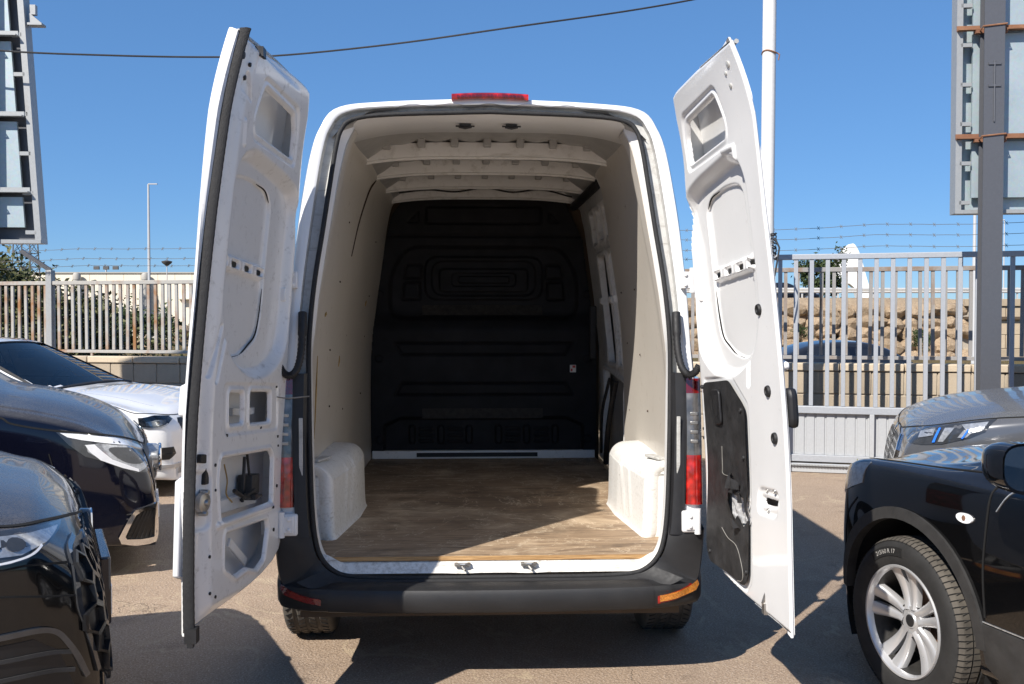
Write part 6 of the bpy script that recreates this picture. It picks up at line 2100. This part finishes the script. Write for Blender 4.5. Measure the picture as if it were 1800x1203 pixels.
def shrub(name, label, cat, loc, h, r, leaf, mat, n, seed, stems=4, group=None, trunk=.3):
    rng = random.Random(seed)
    root = thing(name, label, cat, loc, 0, group)
    tips = []
    m = MB()
    for k in range(stems):
        a = 2 * math.pi * k / stems + rng.uniform(-.5, .5)
        q = Vector((math.cos(a) * r * rng.uniform(.2, .6), math.sin(a) * r * rng.uniform(.2, .6), h * rng.uniform(.55, .85)))
        mid = q * .5 + Vector((rng.uniform(-.1, .1) * r, rng.uniform(-.1, .1) * r, h * .05))
        m.tube(cr([(0, 0, -.3), (0, 0, h * trunk * .4), mid, q], 10), [.05 * h * .4 * (1 - .085 * i) for i in range(10)], 6)
        for j in range(4):
            e = q + Vector((rng.gauss(0, .35) * r, rng.gauss(0, .35) * r, rng.uniform(-.1, .25) * h))
            m.tube([mid.lerp(q, .3 + .2 * j), e], [.012 * h, .004 * h], 4)
            tips.append(e)
        tips.append(q)
    m.build('trunk', 'bark', root)
    pts = []
    clumps = [(t, r * rng.uniform(.16, .38)) for t in tips] + [(Vector((rng.gauss(0, .42) * r, rng.gauss(0, .42) * r, h * rng.uniform(trunk, .97))), r * rng.uniform(.14, .32)) for _ in range(stems * 5)]
    for i in range(n):
        c, s = rng.choice(clumps)
        pts.append(c + Vector((rng.gauss(0, .5), rng.gauss(0, .5), rng.gauss(0, .45))) * s)
    V, Fs = card_cloud(pts, leaf, rng, .5)
    m = MB(); m.add(V, Fs)
    m.build('crown', mat, root, smooth=0, fix=False)
    return root
def fz(x, y):
    return float(field_z(np.array(x), np.array(y - wall_y(max(-45, min(45, x))) - .24)))

shrub('bush', 'tall olive-green bush behind the rusty fence at the left edge', 'bush', (-9.2, 16.6, fz(-9.2, 16.6)), 3.0, 1.5, .12, 'leaf_olive', 11000, 1, 5, group='bushes beyond the yard wall')
shrub('bush', 'ragged olive bush right of the tallest one, behind the thick fence post', 'bush', (-7.7, 16.4, fz(-7.7, 16.4)), 2.3, 1.2, .12, 'leaf_olive', 8000, 2, 4, group='bushes beyond the yard wall')
shrub('bush', 'low dark bush behind the middle of the rusty fence', 'bush', (-10.0, 22.5, fz(-10, 22.5)), 2.1, 1.5, .14, 'leaf_dark', 6000, 3, 4, group='bushes beyond the yard wall')
shrub('tree', 'round dark tree by the road, seen through the sliding gate', 'tree', (26.6, 82, 2.0), 4.8, 1.9, .36, 'leaf_dark', 4200, 5, 4, trunk=.2)
shrub('bush', 'small green weed bush growing at the foot of the stone embankment', 'bush', (22.6, 52.4, -.6), 1.5, .6, .14, 'leaf_hedge', 900, 6, 3, group='bushes beyond the yard wall')
shrub('bush', 'green tuft growing between the stones just right of the open van door', 'bush', (16.3, 53.6, .1), 1.1, .6, .12, 'leaf_hedge', 600, 7, 3, group='bushes beyond the yard wall')
# hedge in front of the warehouse
rng = random.Random(12)
pts = []
for i in range(15000):
    x = rng.uniform(-46, -18); k = .55 + .25 * math.sin(x * .9) + .2 * math.sin(x * 2.3)
    pts.append((x, 66 + rng.gauss(0, .6), .6 + abs(rng.gauss(0, .55)) * 1.5 * k + .4 * k))
V, Fs = card_cloud(pts, .30, rng, .6)
m = MB(); m.add(V, Fs); tag(m.build('hedge', 'leaf_hedge', smooth=0, fix=False), kind='stuff')
# dry grass
rng = random.Random(21)
V, Fs, Mi = [], [], []
def blade(x, y, z, h, mi, w=.012):
    a = rng.uniform(0, 6.28); o = len(V)
    lx, ly = rng.gauss(0, .3) * h, rng.gauss(0, .3) * h
    dx, dy = math.cos(a) * w, math.sin(a) * w
    V.extend([(x - dx, y - dy, z), (x + dx, y + dy, z), (x + lx, y + ly, z + h)])
    Fs.append((o, o + 1, o + 2)); Mi.append(mi)
for i in range(46000):
    d = 20 * rng.random() ** 1.3 + .3
    left = rng.random() < .6
    x = rng.uniform(-.72, -.30) * (11.25 + d) if left else rng.uniform(.22, .62) * (11 + d)
    y = wall_y(x) + .24 + d
    k = math.sin(x * 1.3 + d * .9) + math.sin(x * .45 - d * 1.7)
    if k < -.4 and rng.random() < .8:
        continue
    green = (k > .9 and rng.random() < .7) or rng.random() < .12
    blade(x, y, fz(x, y) - .02, rng.uniform(.12, .42) * (1.15 if k > .5 else .8), 1 if green else 0, .006 + .0009 * d)
m = MB(); m.v, m.f, m.m = V, Fs, Mi
tag(m.build('field_grass', ['grass_dry', 'grass_green'], smooth=0, fix=False), kind='stuff')

# ---- stones: the embankment on the right and the row of boulders on the left
simple('bank_shade', (.30, .20, .12), 1.0, .3, 1.5)  # dark earth core, its tone also painting shade between the boulders
def stone_meshes(n, seed):
    out = []
    for k in range(n):
        bm = bmesh.new(); bmesh.ops.create_icosphere(bm, subdivisions=2, radius=.5)
        r = random.Random(seed + k)
        off = [Vector((r.uniform(-1, 1), r.uniform(-1, 1), r.uniform(-1, 1))).normalized() for _ in range(11)]
        cut = [r.uniform(.30, .43) for _ in range(11)]
        for v in bm.verts:
            c = v.co.copy() * 1.12
            for o_, d in zip(off, cut):
                e = c.dot(o_)
                if e > d:
                    c -= o_ * (e - d) * .97
            v.co = c + Vector((r.gauss(0, .008),) * 3)
        me = bpy.data.meshes.new('stone'); bm.to_mesh(me); bm.free()
        me.materials.append(MATS['stone']); me.shade_smooth(); me.set_sharp_from_angle(angle=R(14))
        out.append(me)
    return out
SM = stone_meshes(9, 40)
rng = random.Random(8)
bank = thing('stone_embankment', 'high embankment of big tan boulders carrying the road, seen through the gate', 'embankment', (14, 55, 0))
m = MB(); m.box((4.5, 2.2, .3), (19.5, 3.2, 3.6)); m.build('bank_core', 'bank_shade', bank)
m = MB(); xs = np.linspace(-5.2, 12.2, 90)
G = []
for x in xs:
    j = .12 * math.sin(x * 2.1) + .08 * math.sin(x * 5.3)
    G.append([(x, .5 + j, 2.05 + .2 * j), (x, .9, 2.32 + .3 * j), (x, 1.6, 2.70 + .2 * j), (x, 3.5, 2.86)])
m.grid(np.array(G)); m.build('bank_top', 'bank_earth', bank, smooth=60)
z = -.95
while z < 2.2:
    h = rng.uniform(.55, .85)
    x = -5.2
    while x < 11.9:
        w = rng.uniform(.7, 1.55)
        o = link('stone', rng.choice(SM), bank)
        o.location = (x + w / 2, .25 + rng.uniform(-.12, .12) + .12 * (z + 1), z + h / 2 + rng.uniform(-.08, .08))
        o.scale = (w * 1.32, 1.15, h * 1.42)
        o.rotation_euler = (rng.choice((0, math.pi)) + rng.uniform(-.2, .2), rng.uniform(-.3, .3), rng.choice((0, math.pi)) + rng.uniform(-.2, .2))
        x += w
    z += h * .93
abut = thing('abutment_wall', 'pale concrete block abutment with a dark ledge right of the boulders', 'wall', (26.2, 55, 0))
m = MB(); m.box((9, 1.4, .7), (18, 2.0, 3.4)); m.build('wall_core', 'mortar', abut)
m = MB(); m.box((0, 0, 0), (1.95, .22, .78)); blk = m.build('block', 'abutment', abut, bevel=.02)
k = 0
for r_ in range(4):
    for c_ in range(9):
        o = blk if k == 0 else copy_obj(blk, abut); k += 1
        o.location = (1.0 + c_ * 2.0 + (r_ % 2) * .4, .32, -.55 + r_ * .8)
m = MB(); m.box((9, .25, 1.62), (18, .5, .16)); m.build('ledge', 'dark_gap', abut)
m = MB(); m.box((9, .9, 2.52), (18, 1.6, .42)); m.build('parapet', 'abutment', abut, bevel=.02)
row = thing('boulder_row', 'line of tan boulders in the dry field behind the rusty fence', 'boulders', (-22, 47, 0))
for k in range(34):
    x = -6.5 + rng.uniform(0, 13.5); big = rng.uniform(.5, 1.25) * (1.0 if x > -2 else .7)
    o = link('stone', rng.choice(SM), row)
    o.location = (x, rng.uniform(-1.2, 1.2), fz(-22 + x, 47) + .15 * big + (rng.random() < .35) * .55)
    o.scale = (big * 1.3, big, big * .85); o.rotation_euler = (rng.uniform(-.4, .4), rng.uniform(-.4, .4), rng.uniform(0, 6))
rub = thing('rubble_pile', 'scattered pale stones on the dry slope below the boulders', 'stones', (-11.5, 24, 0))
for k in range(70):
    x, y = rng.uniform(-4.5, 3.5), rng.uniform(-5, 6); big = rng.uniform(.10, .36)
    o = link('stone', rng.choice(SM), rub)
    o.location = (x, y, fz(-11.5 + x, 24 + y) + .2 * big); o.scale = (big * 1.4, big, big * .8); o.rotation_euler = (rng.uniform(-.5, .5), rng.uniform(-.5, .5), rng.uniform(0, 6))
wr = thing('white_rock', 'pale white rock lying in the grass left of the thick steel post', 'rock', (14.4, 33.5, fz(14.4, 33.5)))
o = link('stone', SM[2].copy(), wr); o.data.materials.clear(); o.data.materials.append(MATS['sail_white']); o.scale = (1.9, 1.0, .8); o.location = (0, 0, .3)

# ---- road, guardrail
m = MB(); m.grid(np.array([[(x, y, 2.62) for y in (57.6, 76)] for x in (6, 60)])); tag(m.build('road', 'road_surface', smooth=0), kind='structure')
gr = thing('guardrail', 'long pale steel guardrail along the raised road', 'guardrail', (14, 58.5, 2.7))
m = MB()
m.grid(np.array([[(x, y, z) for y, z in ((.0, .45), (-.06, .50), (-.06, .56), (.0, .61), (-.06, .66), (-.06, .72), (.0, .77))] for x in np.linspace(-6, 34, 20)])); m.build('rail', 'guardrail_steel', gr, smooth=30)
m = MB(); m.box((0, .06, .35), (.10, .06, .9)); pp = m.build('rail_post', 'guardrail_steel', gr)
for k in range(17):
    o = pp if k == 0 else copy_obj(pp, gr)
    o.location = (-5 + k * 2.2, 0, 0)

# ---- two more cars, far
def far_car(label, loc, head, paint, name='passing_car', scale=1.0):
    stf = [S_(-3.4, .42, .70, .75, .95, .6), S_(-3.3, .28, .82, .92, 1.0, .66), S_(-2.9, .2, .88, .94, 1.16, .60), S_(-2.3, .18, .90, .94, 1.40, .56), S_(-1.6, .18, .90, .93, 1.45, .57), S_(-1.1, .18, .90, .92, 1.36, .58, .05), S_(-.6, .18, .90, .92, 1.10, .66, .06), S_(-.25, .18, .90, .91, .97, .70, .05),
           S_(.3, .18, .89, .84, .90, .66, .045), S_(.62, .17, .85, .76, .81, .60, .04), S_(.80, .165, .76, .66, .71, .53, .03), S_(.87, .16, .64, .5, .54, .46, .03), S_(.87, .17, .56, .28, .31, .4, .02)]
    root = thing(name, label, 'car', loc, head)
    G = car_body(stf, 110, 40)
    b, bv = finish_body(G, paint, root, (0, -2.65), .36, .32)
    for xw in (0, -2.65):
        for s in (-1, 1):
            plain_wheel(root, xw, s, .32, .315, .095, .90)
    side_windows(bv, root, -.62, -2.75, .98, 1.32, .42, .42)
    top_patch(bv, [(-.38, -.62), (-.98, -.52), (-.98, .52), (-.38, .62)], 'windscreen', 'screen_glass', root, spacing=.1)
    strip_patch(bv, [(-.45, -.80, .97), (-.9, -.70, 1.22), (-1.25, -.64, 1.345), (-1.8, -.62, 1.39)], .05, (0, .7, -.7), 'roof_rail', 'glass_black', root)
    pts_patch(bv, [(.55, -.86, .70), (.72, -.78, .70), (.80, -.60, .66), (.78, -.66, .60), (.58, -.86, .63)], (-.5, .85, 0), 'headlight', 'lamp_grey', root)
    m = MB(); m.box((-1.6, 0, .3), (3.2, 1.4, .05)); m.build('underbody', 'liner_black', root)
    return root
far_car('dark blue saloon parked behind the block wall and gate', (7.3, 16.4, -.22), 0.0, 'paint_blue', 'parked_saloon')
far_car('dark car driving on the raised road behind the guardrail', (20.2, 66, 2.63), 0.0, 'paint_blue')

# ---- warehouse, tower, lamps, white landmark
wh = thing('warehouse', 'long cream warehouse with tall panels on the horizon at the left', 'warehouse', (-76, 112, 0))
m = MB(); m.box((26, 10, 2.9), (60, 20, 8.0)); m.build('wall', 'mortar', wh)
m = MB(); m.box((0, 0, 0), (1.96, .14, 7.7)); p0 = m.build('wall_panel', 'warehouse_white', wh)
for k in range(29):
    o = p0 if k == 0 else copy_obj(p0, wh); o.location = (-2.5 + k * 2.0, -.05, 3.05)
m = MB(); m.box((26, -.12, 6.95), (60, .3, .14)); m.build('parapet_cap', 'warehouse_grey', wh)
for a, b in ((-2, 20), (37, 55)):
    m = MB(); m.box(((a + b) / 2, -.5, 3.9), (b - a, .9, .16)); m.build('canopy_edge', 'warehouse_white', wh)
m = MB(); m.tube([(0, 0, -1.5), (0, 0, 1.2)], .42, 12); m.lathe([(.0, 1.55), (.30, 1.5), (.46, 1.25), (.46, .7)], 12, 'Z'); v0 = m.build('vent_pipe', 'warehouse_grey', wh)
for k, px_ in enumerate((16, 25.0, 33, 40.9, 10)):
    o = v0 if k == 0 else copy_obj(v0, wh); o.location = (px_ + .3 + .0, -.8, 5.4)
m = MB(); m.box((0, 0, 0), (2.6, .12, 2.2)); d0 = m.build('dock_door', 'warehouse_grey', wh)
for k, x_ in enumerate((24, 32.5, 41, 48)):
    o = d0 if k == 0 else copy_obj(d0, wh); o.location = (x_, -.18, 1.1)
for k, x_ in enumerate((25.2, 33.2, 41.2)):
    m = MB(); m.box((x_, -.7, 3.4), (1.0, 1.1, 3.2)); m.build('duct', 'warehouse_grey', wh)

def lamp_post(label, loc, h, r, arm, kind=0):
    root = thing('lamp_post', label, 'lamp post', loc, 0, 'lamp posts on the horizon')
    m = MB(); m.tube([(0, 0, -2), (0, 0, h * .5), (0, 0, h)], [r, r * .85, r * .6], 8); m.build('mast', 'lamp_steel', root)
    if kind == 0:
        m = MB(); m.box((arm / 2, 0, h + .03), (arm, .16, .08)); m.build('lamp_head', 'lamp_steel', root)
    else:
        m = MB(); m.lathe([(.05, h - .2), (.45, h + .1), (.5, h + .25), (.1, h + .35)], 10, 'Z'); m.build('lamp_head', 'wire', root)
    return root
lamp_post('tall thin street lamp rising above the cream warehouse', (-30.4, 80, 0), 12.8, .14, .75)
lamp_post('small lamp post nearest the left edge, above the warehouse roof', (-47.8, 90, 0), 6.9, .07, .5, 1)
lamp_post('short lamp post right of the tall street lamp', (-31.8, 88, 0), 6.6, .07, .5, 1)
lamp_post('pale mast beside the thick steel billboard post', (12.1, 25, -.5), 5.1, .062, .05)
lamp_post('thin far street lamp right of the billboard post', (41.2, 80, 0), 9.8, .07, -1.0)
fl = thing('floodlight_mast', 'row of three small floodlights peeping over the warehouse roof', 'floodlight', (-59.5, 140, 0))
m = MB(); m.tube([(0, 0, 0), (0, 0, 9.0)], .12, 6); m.build('mast', 'lamp_steel', fl)
m = MB(); m.box((0, 0, 0), (.8, .3, .5)); f0 = m.build('floodlight', 'wire', fl)
for k in range(3):
    o = f0 if k == 0 else copy_obj(f0, fl); o.location = (-1.4 + 1.4 * k, 0, 9.0)
tw = thing('lattice_tower', 'steel lattice tower under the left billboard', 'tower', (-50.9, 100, 0))
m = MB()
for a, b in ((-1, -1), (-1, 1), (1, 1), (1, -1)):
    m.tube([(a * 1.25, b * 1.25, -1), (a * .55, b * .55, 17)], .07, 4)
m.build('leg_frame', 'wire', tw, smooth=0)
m = MB()
for k in range(12):
    z0, z1 = k * 1.4, k * 1.4 + 1.4
    w0, w1 = 1.25 - .7 * z0 / 17, 1.25 - .7 * z1 / 17
    for a, b, c, d in ((-1, -1, 1, -1), (1, -1, 1, 1), (1, 1, -1, 1), (-1, 1, -1, -1)):
        m.tube([(a * w0, b * w0, z0), (c * w1, d * w1, z1)], .04, 3); m.tube([(c * w0, d * w0, z0), (a * w1, b * w1, z1)], .04, 3); m.tube([(a * w0, b * w0, z0), (c * w0, d * w0, z0)], .04, 3)
tag(m.build('lattice', 'wire', tw, smooth=0), kind='stuff')
sl = thing('white_monument', 'white sail-shaped landmark rising behind the gate and road', 'monument', (42, 121, 2.0))
P = [(-.9, 4.0), (-1.15, 7.0), (-.8, 7.5), (.2, 8.6), (.9, 9.1), (1.3, 8.9), (1.8, 8.0), (2.2, 6.8), (2.9, 4.2), (3.9, 1.6), (4.2, -1.5), (2.0, -1.5), (1.8, 1.8), (1.1, 4.0)]
m = MB(); m.prism(chaikin(P, 1), lambda u, v, w: (u, w, v), -.5, 1.0); m.build('sail', 'sail_white', sl, smooth=20)
# small weed at the gate's foot
wd = thing('weed', 'small green weed growing at the foot of the gate', 'weed', (3.62, 9.62, 0))
rg = random.Random(3); V, Fs = [], []
V, Fs = card_cloud([(rg.gauss(0, .05), rg.gauss(0, .03), abs(rg.gauss(0, .06))) for _ in range(90)], .045, rg, .35, -.8)
m = MB(); m.add(V, Fs); m.build('leaves', 'grass_green', wd, smooth=0, fix=False)
